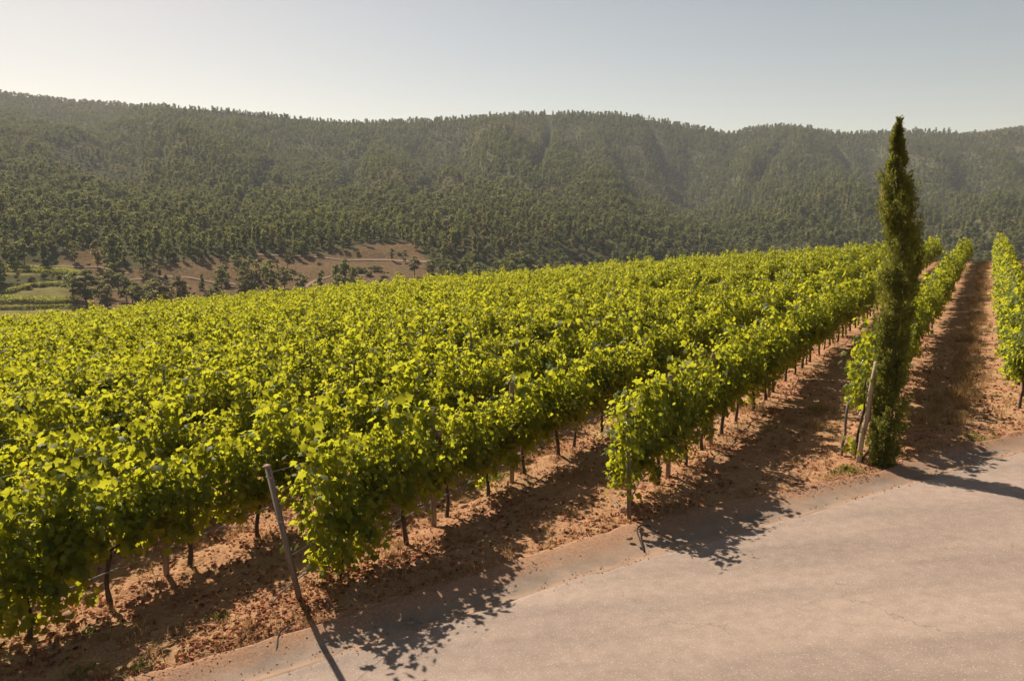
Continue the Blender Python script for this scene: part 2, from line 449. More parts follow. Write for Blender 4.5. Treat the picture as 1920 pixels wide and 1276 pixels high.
# ------------------------------------------------------------------ ground sheet
def build_ground():
    az = np.concatenate([np.arange(-180, -42, 6.0), np.arange(-42, 42, .25), np.arange(42, 180.1, 6.0)])
    az = np.radians(az)
    r = np.concatenate([[.3, 1, 2, 3, 4, 5, 6, 7], np.arange(7.5, 26, .11), np.arange(26, 112, .7)])
    rr = [112.0]
    while rr[-1] < 2450: rr.append(rr[-1] * 1.0115)
    r = np.concatenate([r, rr])
    A, Rr = np.meshgrid(az, r)
    x = np.sin(A) * Rr; y = np.cos(A) * Rr
    z = ground_z(x, y)
    near = sstep(60, 25, Rr)
    rough = (fbm(x * 1.3, y * 1.3, 4) - .5) * .16 + (fbm(x * 6, y * 6, 3) - .5) * .07
    off = x * ROW_P[0] + y * ROW_P[1]
    dsoil = y - y_soil(x)
    rough = rough * sstep(.0, .5, dsoil)
    z = z + rough * near
    # ridge of loose earth under the vines
    ph = ((off + 1.9) / 2.7) % 1.0
    z = z + .05 * np.exp(-((np.minimum(ph, 1 - ph)) * 2.7 / .35) ** 2) * near * sstep(0, .6, dsoil)
    band = (np.abs(x) < 70) & (Rr < 90) & (dsoil < 0)
    z = np.where(band, z - .45 * sstep(0, .28, -dsoil), z)
    px, py = project(x, y, z)
    # zones : clearing / forest floor / terrace grass
    rad = Rr
    far = sstep(105, 130, rad)
    v = hill_v(rad, A)
    yb = clearing_y(px)
    forest = sstep(4, -6, py - yb) * sstep(230, 280, rad)
    forest = np.maximum(forest, sstep(1400, 1500, rad) * .5)
    bald = sstep(300, 200, px) * sstep(1250, 1450, rad)
    forest = forest * (1 - .15 * bald)
    terr = sstep(150, 120, px) * sstep(492, 500, py) * sstep(230, 250, rad) * (rad < 420)
    shade_band = (px < 128) & (py > 514 + .02 * px) & (py < 549 - .13 * px)  # dark floor colour painted here for the shade on the terrace bank
    forest = np.maximum(forest, shade_band * 1.0 * (rad > 230)); terr = terr * (1 - shade_band)
    col = np.stack([far, forest, terr * .6, np.ones_like(far)], -1)
    nr, na = A.shape
    idx = np.arange(nr * na).reshape(nr, na)
    f = np.stack([idx[:-1, :-1], idx[:-1, 1:], idx[1:, 1:], idx[1:, :-1]], -1).reshape(-1, 4)[:, ::-1]
    me = mesh_np('ground', np.stack([x, y, z], -1).reshape(-1, 3), f, M_GROUND, True, {'zone': ('POINT', 'FLOAT_COLOR', col.reshape(-1, 4))})
    o = link('ground', me)
    tag(o, kind='structure')
    return o
CLEAR = np.array([(-400, 497), (0, 497), (110, 500), (125, 468), (190, 468), (205, 503), (280, 505), (330, 492), (400, 480), (560, 481), (640, 470), (700, 456),
                  (782, 453), (798, 490), (830, 525), (880, 545), (960, 560), (1400, 700), (2500, 900)], dtype=float)
def clearing_y(px): return np.interp(px, CLEAR[:, 0], CLEAR[:, 1])

GROUND = build_ground()

# ------------------------------------------------------------------ road and gutter
def base_z(x, y): return plane_z(x, y)
def build_road():
    xs = np.concatenate([np.arange(-40, -14, 1.0), np.arange(-14, 14, .15), np.arange(14, 45, 1.0)])
    d = np.concatenate([[0, .03, .08], np.arange(.2, 10.5, .2)])
    nrm = np.array([.455, -.89])
    X, D = np.meshgrid(xs, d)
    jit = (fbm(X * 3.1, X * 0 + 2, 3) - .5) * .09 + (fbm(X * 14, X * 0 + 7, 2) - .5) * .03
    e = np.maximum(D + jit * np.exp(-D / .12), -.2)
    x = X + nrm[0] * e; y = y_asph(X) + nrm[1] * e
    z = base_z(x, y) - .055 - .012 * np.exp(-D / .03) + (fbm(x * .5, y * .5, 3) - .5) * .03
    n, k = X.shape
    idx = np.arange(n * k).reshape(n, k)
    f = np.stack([idx[:-1, :-1], idx[1:, :-1], idx[1:, 1:], idx[:-1, 1:]], -1).reshape(-1, 4)
    o = link('road', mesh_np('road', np.stack([x, y, z], -1).reshape(-1, 3), f, M_ASPH, True)); tag(o, kind='structure')
    # gutter : a shallow channel between the earth bank and the asphalt
    ts = np.array([-.04, .0, .05, .12, .22, .34, .46, .58, .70, .82, .92, 1.0, 1.10])
    zs = np.array([-.06, .012, .010, .0, -.022, -.046, -.066, -.078, -.082, -.08, -.074, -.068, -.085])
    X, T = np.meshgrid(xs, ts)
    jag = (fbm(X * 1.6, X * 0 + 31, 5) - .5) * .42 * np.exp(-np.maximum(T, 0) / .2)
    ys = y_soil(X); ya = y_asph(X)
    mid = np.stack([X + 0.0, ys]); 
    gx = X + nrm[0] * (T * (ys - ya) * .89 + jag); gy = ys - (T * (ys - ya)) * .80 + nrm[1] * jag - .0
    # blend so that t = 1 meets the asphalt edge
    ax = X + nrm[0] * (ys - ya) * .89; 
    gy = ys + (y_asph(gx) - ys) * np.clip(T, -.05, 1.1) + nrm[1] * jag
    Z = base_z(gx, gy) + np.interp(T, ts, zs) + (fbm(gx * 1.7, gy * 1.7, 3) - .5) * .03
    idx = np.arange(X.size).reshape(X.shape)
    f = np.stack([idx[:-1, :-1], idx[1:, :-1], idx[1:, 1:], idx[:-1, 1:]], -1).reshape(-1, 4)
    o = link('gutter', mesh_np('gutter', np.stack([gx, gy, Z], -1).reshape(-1, 3), f, M_CONC, True, {'across': ('POINT', 'FLOAT', T.ravel())})); tag(o, kind='structure')
build_road()

# ------------------------------------------------------------------ geometry-node scatter for uncountable masses
def scatter(name, pts, rot, scl, idx, sources, kind='stuff'):
    """one object: instances of sources (lists of mesh objects, joined) on points"""
    n = len(pts)
    me = bpy.data.meshes.new(name)
    me.vertices.add(n); me.vertices.foreach_set('co', np.asarray(pts, dtype=np.float32).ravel())
    for an, typ, key, val in (('inst_rot', 'FLOAT_VECTOR', 'vector', rot), ('inst_scale', 'FLOAT_VECTOR', 'vector', scl)):
        a = me.attributes.new(an, typ, 'POINT'); a.data.foreach_set(key, np.asarray(val, dtype=np.float32).ravel())
    a = me.attributes.new('inst_idx', 'INT', 'POINT'); a.data.foreach_set('value', np.asarray(idx, dtype=np.int32))
    o = link(name, me); o['kind'] = kind
    ng = bpy.data.node_groups.new(name + '_nodes', 'GeometryNodeTree')
    ng.interface.new_socket('Geometry', in_out='INPUT', socket_type='NodeSocketGeometry')
    ng.interface.new_socket('Geometry', in_out='OUTPUT', socket_type='NodeSocketGeometry')
    gi = ng.nodes.new('NodeGroupInput'); go = ng.nodes.new('NodeGroupOutput')
    allj = ng.nodes.new('GeometryNodeJoinGeometry')
    for src in sources:
        j = ng.nodes.new('GeometryNodeJoinGeometry')
        for so in src:
            oi = ng.nodes.new('GeometryNodeObjectInfo'); oi.transform_space = 'ORIGINAL'
            oi.inputs['Object'].default_value = so
            ng.links.new(oi.outputs['Geometry'], j.inputs[0])
        g2 = ng.nodes.new('GeometryNodeGeometryToInstance')
        ng.links.new(j.outputs[0], g2.inputs[0]); ng.links.new(g2.outputs[0], allj.inputs[0])
    iop = ng.nodes.new('GeometryNodeInstanceOnPoints')
    ng.links.new(gi.outputs[0], iop.inputs['Points']); ng.links.new(allj.outputs[0], iop.inputs['Instance'])
    iop.inputs['Pick Instance'].default_value = True
    def attr(nm, typ):
        q = ng.nodes.new('GeometryNodeInputNamedAttribute'); q.data_type = typ; q.inputs['Name'].default_value = nm
        return q.outputs[0]
    ng.links.new(attr('inst_idx', 'INT'), iop.inputs['Instance Index'])
    e2r = ng.nodes.new('FunctionNodeEulerToRotation')
    ng.links.new(attr('inst_rot', 'FLOAT_VECTOR'), e2r.inputs[0]); ng.links.new(e2r.outputs[0], iop.inputs['Rotation'])
    ng.links.new(attr('inst_scale', 'FLOAT_VECTOR'), iop.inputs['Scale'])
    ng.links.new(iop.outputs[0], go.inputs[0])
    md = o.modifiers.new('scatter', 'NODES'); md.node_group = ng
    return o

# ------------------------------------------------------------------ grapevines
LEAF = np.array([(0, .30), (0, 0), (.20, -.13), (.43, -.02), (.37, .20), (.54, .46), (.27, .57), (.10, .80), (0, .97), (-.10, .80), (-.27, .57), (-.54, .46), (-.37, .20), (-.43, -.02), (-.20, -.13)])
def leaf_template():
    x, y = LEAF[:, 0], LEAF[:, 1]
    z = -.30 * np.abs(x) ** 1.1 - .28 * (y - .2) ** 2 + .05
    v = np.stack([x, y, z], -1)
    n = len(LEAF) - 1
    f = np.array([[0, 1 + i, 1 + (i + 1) % n] for i in range(n)])
    return v, f
LV, LF = leaf_template()
LV_S = np.array([(0, .3, .05), (0, 0, 0), (.45, .1, -.1), (.42, .5, -.12), (0, .97, -.1), (-.42, .5, -.12), (-.45, .1, -.1)])
LF_S = np.array([[0, 1, 2], [0, 2, 3], [0, 3, 4], [0, 4, 5], [0, 5, 6], [0, 6, 1]])

def unit(a): return a / (np.linalg.norm(a, axis=-1, keepdims=True) + 1e-9)
def place_leaves(pos, nrm, tip, size, V=LV, Fc=LF):
    """pos,nrm,tip (n,3), size (n) -> verts, faces"""
    nrm = unit(nrm)
    y = unit(tip - nrm * np.sum(tip * nrm, -1, keepdims=True))
    x = np.cross(y, nrm)
    P = pos[:, None] + size[:, None, None] * (V[None, :, 0:1] * x[:, None] + V[None, :, 1:2] * y[:, None] + V[None, :, 2:3] * nrm[:, None])
    f = (Fc[None] + (np.arange(len(pos)) * len(V))[:, None, None]).reshape(-1, 3)
    return P.reshape(-1, 3), f

def make_vine_variant(seed, n_shoot=24, top=2.2, low=0.45, half_len=.78, end=0, sucker=False):
    g = np.random.default_rng(seed)
    pos, nrm, tip, size, tint = [], [], [], [], []
    stems = MB()
    def leaf(p, outw, sc, t):
        n = outw * g.uniform(.3, 1.0) + np.array([0, 0, g.uniform(-.1, .75)]) + g.normal(0, .42, 3)
        pos.append(p); nrm.append(n); tip.append(np.array([0, 0, -1.0]) + outw * .5 + g.normal(0, .45, 3)); size.append(sc); tint.append(t)
    heads = np.linspace(-.82, .82, 5) * half_len + g.normal(0, .07, 5)
    head_h = g.normal(0, .25, 5); head_y = g.normal(0, .09, 5)
    for k in range(n_shoot):
        hd = int(g.integers(0, 5))
        x0 = heads[hd] + g.normal(0, .075)
        side = 1 if k % 2 else -1
        p = np.array([x0, g.normal(0, .06), .80 + g.normal(0, .05)])
        style = g.random()
        length = g.uniform(1.15, 1.75) * (top - .8) / 1.4
        d = np.array([g.normal(0, .12), side * g.uniform(.0, .32) + head_y[hd], 1.0])
        if style < .30:      # hanging shoot
            d = np.array([g.normal(0, .5), side * 1.0, g.uniform(.0, .5)]); length *= .62
        pts = [p.copy()]
        ds = .039
        hmax = top + head_h[hd] + g.normal(0, .07)
        s = 0
        while s < length:
            s += ds
            grav = .045 + (.30 if p[2] > hmax else 0) + (.10 if style < .30 else 0)
            d = d + g.normal(0, .10, 3) + np.array([0, 0, -grav])
            if abs(p[1]) > .25: d[1] -= .25 * np.sign(p[1])
            if abs(p[0]) > half_len: d[0] -= .25 * np.sign(p[0])
            d = d / np.linalg.norm(d)
            p = p + d * ds
            if p[2] < low + g.uniform(-.1, .1): break
            pts.append(p.copy())
            outw = unit(np.array([.25 * p[0] + g.normal(0, .25), np.sign(p[1] + g.normal(0, .08)), .25]))
            for q in range(2 if g.random() < .42 else 1):
                pet = g.normal(0, .055, 3) + outw * g.uniform(.02, .10)
                young = s / length
                leaf(p + pet, outw, g.uniform(.062, .112) * (1 - .42 * max(0, young - .6) / .4), np.clip(.30 + .22 * young + g.normal(0, .19) + (.4 if g.random() < .05 else 0), 0, 1))
        pts = np.array(pts)
        if len(pts) > 3:
            pp = pts[::2]
            stems.tube(pp, np.linspace(.0055, .0025, len(pp)), 3, False)
    # inner leaves round the fruiting zone, shade painted in by a darker tint
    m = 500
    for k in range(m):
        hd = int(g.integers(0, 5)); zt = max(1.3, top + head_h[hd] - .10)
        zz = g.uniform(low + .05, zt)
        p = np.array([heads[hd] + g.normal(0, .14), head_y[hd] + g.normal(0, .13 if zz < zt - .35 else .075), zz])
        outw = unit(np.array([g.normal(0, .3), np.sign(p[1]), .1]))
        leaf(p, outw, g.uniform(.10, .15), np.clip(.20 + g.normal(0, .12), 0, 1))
    if sucker:
        for k in range(46):
            p = np.array([g.normal(0, .16), g.normal(0, .13), g.uniform(.22, .75)])
            leaf(p, unit(np.array([g.normal(), g.normal(), .3])), g.uniform(.06, .11), np.clip(.55 + g.normal(0, .15), 0, 1))
    v, f = place_leaves(np.array(pos), np.array(nrm), np.array(tip), np.array(size))
    tv = np.repeat(np.array(tint), len(LV))
    fol = mesh_np('vine_foliage', v, f, M_VINE, False, {'tint': ('POINT', 'FLOAT', tv)})
    sh = stems.mesh('vine_shoots', M_SHOOT)
    # gnarled trunk that forks into two cordon arms
    tk = MB()
    z = np.linspace(-.08, .80, 9)
    a0 = g.uniform(0, 6.28); lean = g.normal(0, .05, 2)
    path = np.stack([lean[0] * z + .028 * np.sin(z * 7 + a0), lean[1] * z + .024 * np.cos(z * 6 + a0), z], -1)
    rad = np.interp(z, [-.08, .0, .25, .5, .7, .8], [.048, .040, .030, .028, .035, .027]) * g.uniform(.85, 1.2) * (1 + .10 * np.sin(z * 23 + a0))
    tk.tube(path, rad, 7)
    trunk = tk.mesh('vine_trunk', M_BARK, True)
    ca = []
    for sgn in (-1, 1):
        c = MB(); xs = np.linspace(0, 1, 6)
        pp = path[-1] + np.stack([sgn * xs * .56, .02 * np.sin(xs * 5 + a0), .06 * np.sin(xs * 3.0) - .02], -1)
        c.tube(pp, np.linspace(.023, .012, 6), 6)
        ca.append(c.mesh('vine_cordon', M_BARK, True))
    return dict(foliage=fol, shoots=sh, trunk=trunk, cordon=ca)

VARS = [make_vine_variant(100 + i, n_shoot=int(32 + (i * 5) % 9), top=1.84 + .08 * ((i * 3) % 5), low=.58 + .06 * (i % 3), sucker=(i in (3, 7))) for i in range(12)] + [make_vine_variant(130 + i, 36, 2.1, (.24, .44)[i], .66, 0, i == 0) for i in range(2)]

ROW_OFF = {'E': .85, 'D': -1.90, 'A': -4.75, 'B': -7.48, 'C': -10.05}
SP = 1.25
def row_point(off, t):
    return ROW_P * off + ROW_U * t
vines = []      # (dist, off, t, row key, ordinal)
def in_view(x, y, z, mx=90):
    px, py = project(x, y, z); return (y > 2) & (px > -mx) & (px < 1920 + mx) & (py < 1276 + 260)
row_list = [('E', .85, 20.6), ('D', -1.90, 17.3), ('A', -4.75, 11.95), ('B', -7.48, 8.05), ('C', -10.05, 2.48)]
for k in range(1, 40):
    off = -10.05 - 2.72 * k
    row_list.append(('R%d' % k, off, 2.3 - 4.6 * k))
g = np.random.default_rng(5)
all_vines = []
for key, off, t0 in row_list:
    t = t0; n = 0
    while t < 150:
        n += 1
        P = row_point(off, t)
        if P[1] > crest_y(P[0], P[1]) + 6: break
        if P[1] > 1.5:
            z = float(field_z(P[0], P[1]))
            ok = bool(in_view(P[0], P[1], z, 110 + 2600 / max(P[1], 5)))
            if ok:
                all_vines.append((math.hypot(P[0], P[1]), key, off, t, n, P[0], P[1], z))
        t += SP
# nearest ones are individual things
order = sorted(range(len(all_vines)), key=lambda i: all_vines[i][0])
def truly_in_view(v):
    px0, py0 = project(v[5], v[6], v[7] + 1.2)
    return -40 < px0 < 1960 and py0 < 1330
single = [i for i in order if truly_in_view(all_vines[i])][:300]
single_set = set(single)
ORD = ['first', 'second', 'third', 'fourth', 'fifth', 'sixth', 'seventh', 'eighth', 'ninth', 'tenth', 'eleventh', 'twelfth']
ROWDESC = {'E': 'row right of the grassy track', 'D': 'row starting behind the cypress', 'A': 'row starting between leaning post and cypress',
           'B': 'row starting at the leaning grey post', 'C': 'front row in the lower left corner'}
seen_n = {}
first_obj = None
VINE_SRC = {}
for i in sorted(single, key=lambda i: (all_vines[i][1], all_vines[i][3])):
    d, key, off, t, n, x, y, z = all_vines[i]
    seen_n[key] = seen_n.get(key, 0) + 1
    q = seen_n[key]
    vi = int(g.integers(0, 12))
    if key == 'C' and 4.5 < t < 5.5: vi = 12
    if key == 'B' and q == 1: vi = 12
    if key == 'A' and q == 1: vi = 13
    if len(VINE_SRC) < 12 and vi in VINE_SRC:
        free = [k for k in range(12) if k not in VINE_SRC]; vi = free[0] if key.startswith('R') else vi
    va = VARS[vi]
    jx, jy = g.normal(0, .05, 2)
    o = empty('grapevine', (x + jx, y + jy, z), ROW_RZ + (math.pi if g.random() < .5 else 0))
    s = g.uniform(.90, 1.10) * (.80 if g.random() < .08 and key[0] == 'R' else 1)
    if key == 'D': s *= .94
    o.scale = (1.0, s * g.uniform(.95, 1.1), s)
    fo = link('foliage', va['foliage'], o); fo['kind'] = 'stuff'
    so = link('shoots', va['shoots'], o); so['kind'] = 'stuff'
    tr = link('trunk', va['trunk'], o)
    for c in va['cordon']: link('cordon', c, tr)
    if vi < 12: VINE_SRC.setdefault(vi, (fo, tr))
    if key in ROWDESC and q <= 10:
        start = {'C': 'from the left edge', 'E': 'from the near end'}.get(key, 'from the road')
        lab = 'leafy grapevine, %s %s in the %s' % (ORD[q - 1], start, ROWDESC[key])
        grp = 'grapevines of the ' + ROWDESC[key]
    elif key in ROWDESC:
        lab = 'leafy grapevine well up the %s' % ROWDESC[key]
        grp = 'grapevines well up the ' + ROWDESC[key]
    else:
        kk = int(key[1:])
        lab = 'leafy grapevine in the %s row behind the front row at lower left' % (ORD[kk - 1] if kk <= 12 else str(kk) + 'th')
        grp = 'grapevines of the %s row behind the front row' % (ORD[kk - 1] if kk <= 12 else str(kk) + 'th')
    tag(o, lab, 'grapevine', grp)
rest = [all_vines[i] for i in range(len(all_vines)) if i not in single_set]
src_ids = sorted(VINE_SRC)
pts = np.array([(v[5], v[6], v[7]) for v in rest]) + g.normal(0, .06, (len(rest), 3)) * np.array([1, 1, .3])
rot = np.zeros((len(rest), 3)); rot[:, 2] = ROW_RZ + np.where(g.random(len(rest)) < .5, math.pi, 0) + g.normal(0, .06, len(rest))
sc = g.uniform(.88, 1.14, (len(rest), 1)) * np.array([[1.0, 1.0, 1.0]])
sc = sc * np.array([.94 if v[1] == 'D' else 1.0 for v in rest])[:, None] * np.where(g.random(len(rest)) < .08, .8, 1)[:, None]
far_v = scatter('vineyard_rows', pts, rot, sc, g.integers(0, len(src_ids), len(rest)), [list(VINE_SRC[k]) for k in src_ids])
tag(far_v, 'dense yellow-green mass of grapevine rows climbing to the crest', 'vineyard')

# ------------------------------------------------------------------ trellis: posts, wires, hoses
def top_z(x, y): return float(field_z(x, y))
def wood_post(off, t, h, r=.042, label='', lean=(0, 0), mat=M_WOOD, grp='wooden trellis posts', name='trellis_post', sides=8):
    P = row_point(off, t)
    z = top_z(*P)
    o = empty(name, (P[0], P[1], z))
    m = MB()
    zz = np.array([-.2, 0, h * .33, h * .66, h - .015, h])
    pth = np.stack([lean[0] * zz / h, lean[1] * zz / h, zz], -1)
    m.tube(pth, [r * 1.03, r * 1.02, r, r * .98, r * .97, r * .86], sides)
    shf = link('shaft', m.mesh('post_shaft', mat, False), o)
    st = MB()
    for hh in (.78, 1.25, h - .12):
        if hh < h: st.tube([[lean[0] * hh / h - r - .012, lean[1] * hh / h, hh], [lean[0] * hh / h + r + .012, lean[1] * hh / h, hh + .004]], .005, 5)
    link('wire_staple', st.mesh('wire_staple', M_WIRE), shf)
    tag(o, label, 'post', grp)
    return o
post_defs = [('B', 10.12, 1.95, 'brown wooden post, first in the row past the leaning grey post'),
             ('B', 12.61, 1.95, 'brown wooden post, second in the row past the leaning grey post'),
             ('A', 13.57, 1.95, 'brown wooden post, second in the middle row from the road'),
             ('A', 16.17, 1.95, 'brown wooden post, third in the middle row from the road'),
             ('A', 21.3, 1.95, 'brown wooden post, fourth in the middle row from the road'),
             ('C', 7.03, 1.62, 'brown wooden post in the front row at lower left'),
             ]
for key, t, h, lab in post_defs:
    wood_post(ROW_OFF[key], t, h, .045, lab)
for key, ts in (('B', (18.0, 23.0, 28.0)), ('A', (26.3, 31.3)), ('D', (21.0, 26.0, 31.0)), ('C', (12.2, 17.2, 22.2)), ('R1', (9.0, 14.2, 19.2)), ('R2', (10.5, 15.5, 20.5)), ('R3', (8.0, 13, 18, 23))):
    off = ROW_OFF.get(key, -10.05 - 2.72 * int(key[1:]) if key[0] == 'R' else 0)
    for k, t in enumerate(ts):
        ds = ROWDESC.get(key) or 'hidden %s row behind the front row' % ORD[int(key[1:]) - 1]
        wood_post(off, t, 2.02 + .05 * (k % 3), .026, 'grey trellis post poking through leaves, %s along the %s' % (ORD[k], ds), mat=M_GREYPOST, grp='thin grey trellis posts in the vines', sides=6)

def hull_post(name, base, top, half, label, mat):
    base = np.array(base); top = np.array(top)
    o = empty(name, tuple(base))
    d = top - base; Ln = np.linalg.norm(d); zc = d / Ln
    a = np.array([ROW_U[0], ROW_U[1], 0]); a = unit(a - zc * (a @ zc)); b = np.cross(zc, a)
    R = np.stack([a, b, zc], -1)
    m = MB()
    # T-section: a flange plus a web
    m.box(zc * (Ln / 2 - .12), (half * .22, half, Ln / 2 + .12), R)
    m.box(zc * (Ln / 2 - .12) + a * half * .75, (half * .53, half * .28, Ln / 2 + .115), R)
    shf = link('shaft', m.mesh('end_post_shaft', mat), o)
    c = MB(); c.box(zc * (Ln + .008), (half * 1.05, half * 1.08, .01), R)
    link('cap', c.mesh('end_post_cap', M_WOOD), shf)
    k = MB(); 
    for f_ in (.93, .62): k.tube([zc * Ln * f_ - b * half * 1.3 - a * .01, zc * Ln * f_ + b * half * 1.3 - a * .01], .008, 6)
    link('bolt', k.mesh('end_post_bolt', M_WIRE), shf)
    tag(o, label, 'post', 'row end posts')
    return o
bB = near_hit(563, 1132); hull_post('end_post', bB, (-3.02, 9.57, -2.83), .038, 'leaning square grey end post with wires, standing at the gutter edge', M_GREYPOST)
bA = near_hit(1180, 974); hull_post('end_post', bA, (bA[0] - .08, bA[1] - .14, bA[2] + 1.72), .034, 'upright grey end post half hidden in the middle row vine', M_GREYPOST)
bD = near_hit(1601, 868)
def pole(name, p0, p1, r0, r1, label, mat, grp=None):
    m = MB(); p0 = np.array(p0); p1 = np.array(p1)
    s = np.linspace(0, 1, 7)[:, None]
    path = p0 * (1 - s) + p1 * s + np.random.default_rng(3).normal(0, .006, (7, 3))
    m.tube(path - p0, np.linspace(r0, r1, 7), 8)
    o = link(name, m.mesh(name, mat, False)); o.location = tuple(p0)
    tag(o, label, 'post', grp); return o
pole('leaning_stake', bD - np.array([0, .12, .15]), (bD[0] + .20, bD[1] - .22, bD[2] + 1.92), .05, .045, 'tall pale wooden stake leaning against the cypress', M_STAKE, 'row end posts')
pole('short_stake', bD + np.array([-.05, .45, -.15]), bD + np.array([.02, .45, 1.02]), .028, .026, 'short thin grey stake left of the leaning stake by the cypress', M_GREYPOST)
pole('broken_branch', bD + np.array([.05, -.08, -.05]), bD + np.array([.42, -.02, .62]), .03, .022, 'broken grey branch propped low between stake and cypress foot', M_CYPBARK)

def sag_line(off, t0, t1, h, r, name, label, mat, grp, cat, pre=None, sag=.02, step=1.25):
    ts = np.arange(t0, t1, step)
    m = MB()
    pts = []
    gg = np.random.default_rng(int(abs(off) * 100) + int(h * 100))
    for t in ts:
        P = row_point(off, t); pts.append((P[0], P[1], top_z(*P) + h + gg.normal(0, sag)))
    if pre: pts = list(pre) + pts
    pts = np.array(pts)
    m.tube(pts - pts[0], r, 5)
    o = link(name, m.mesh(name, mat, True)); o.location = tuple(pts[0])
    tag(o, label, cat, grp)
tB = np.array([-3.0, 9.6, -2.95])
for nm, h, ad in (('top', 1.80, 0.0), ('middle', 1.25, .34), ('low', .80, .60)):
    pB = (np.array([-3.02, 9.57, -2.83]) * (1 - ad) + np.array(bB) * ad) + np.array([0, 0, -.08])
    sag_line(ROW_OFF['B'], 8.2, 34, h, .0032, 'trellis_wire', '%s trellis wire running from the leaning grey post' % nm, M_WIRE, 'trellis wires', 'wire', [tuple(pB)], .008, 2.5)
    pA = np.array(bA) + np.array([-.08, -.14, 1.72]) * (1 - ad * .9) + np.array([0, 0, -.05])
    sag_line(ROW_OFF['A'], 12.2, 40, h, .0032, 'trellis_wire', '%s trellis wire of the middle row from its upright end post' % nm, M_WIRE, 'trellis wires', 'wire', [tuple(pA)], .008, 2.5)
    sag_line(ROW_OFF['C'], 2.4, 30, h + (.35 if nm == 'top' else 0), .0032, 'trellis_wire', '%s trellis wire of the front row at lower left' % nm, M_WIRE, 'trellis wires', 'wire', None, .008, 2.5)
    sag_line(ROW_OFF['D'], 15.7, 45, h, .0032, 'trellis_wire', '%s trellis wire of the row behind the cypress' % nm, M_WIRE, 'trellis wires', 'wire', None, .008, 2.5)
for k in (1, 2, 3, 4):
    sag_line(-10.05 - 2.72 * k, 2.3 - 3.0 * k, 30, 2.12, .0032, 'trellis_wire', 'top trellis wire of the %s row behind the front row' % ORD[k - 1], M_WIRE, 'trellis wires', 'wire', None, .01, 2.5)
hB = near_hit(491, 1149)
sag_line(ROW_OFF['B'], 8.2, 30, .46, .011, 'drip_hose', 'sunlit-toned drip hose running low from ground by the leaning grey post', M_DRIP, 'drip hoses', 'hose',
         [(hB[0], hB[1], hB[2] - .04), (hB[0] * .5 + bB[0] * .5 - .02, hB[1] * .5 + bB[1] * .5 + .08, hB[2] + .20), (bB[0] + .02, bB[1] + .09, bB[2] + .36)], .018)
sag_line(ROW_OFF['C'], 2.3, 30, .45, .011, 'drip_hose', 'pale drip hose strung low along the front row at lower left', M_DRIP, 'drip hoses', 'hose', None, .012)
hA = near_hit(1150, 945)
sag_line(ROW_OFF['A'], 12.2, 34, .42, .011, 'drip_hose', 'drip hose looping beside the upright end post of the middle row', M_DRIP, 'drip hoses', 'hose',
         [(hA[0], hA[1], hA[2] + .10), (hA[0] * .5 + bA[0] * .5, hA[1] * .5 + bA[1] * .5, hA[2] + .02), (bA[0] - .05, bA[1] + .05, bA[2] + .16)], .018)
def hook(pix, label):
    pts = []
    for (a, b, h) in pix:
        p = near_hit(a, b, h); pts.append(p)
    pts = np.array(pts)
    # smooth
    s = np.linspace(0, len(pts) - 1, 26)
    q = np.stack([np.interp(s, np.arange(len(pts)), pts[:, k]) for k in range(3)], -1)
    for _ in range(3): q[1:-1] = (q[:-2] + 2 * q[1:-1] + q[2:]) / 4
    m = MB(); m.tube(q - q[0], .011, 7)
    o = link('hose_end', m.mesh('hose_end', M_HOSE, True)); o.location = tuple(q[0]); tag(o, label, 'hose', 'black hose ends over the gutter')
hook([(556, 1168, -.05), (541, 1172, .03), (527, 1180, .04), (521, 1195, .0), (520, 1212, -.03), (515, 1231, -.085)], 'black hose end bent over the gutter below the leaning grey post')
hook([(1236, 1000, -.02), (1216, 984, .05), (1200, 984, .06), (1193, 992, .04), (1200, 1012, .0), (1208, 1034, -.07)], 'black hose end arching over the gutter below the middle row')

# small brown box on the first wooden post of row B
P = row_point(ROW_OFF['B'] + .09, 10.1)
o = empty('box', (P[0] + .03, P[1] - .06, top_z(*P) + 1.36)); o.rotation_euler = (0, 0, .2)
m = MB(); m.box((0, 0, .09), (.055, .045, .09)); link('body', m.mesh('box_body', M_BOX), o)
m = MB(); m.box((0, 0, .235), (.05, .04, .045)); link('lid', m.mesh('box_lid', M_WOOD), o)
m = MB(); m.tube([[0, -.044, .05], [0, -.056, .05]], .014, 8); link('knob', m.mesh('box_knob', M_WIRE), o)
tag(o, 'small brown box fixed on a wooden post among the vine leaves', 'box')

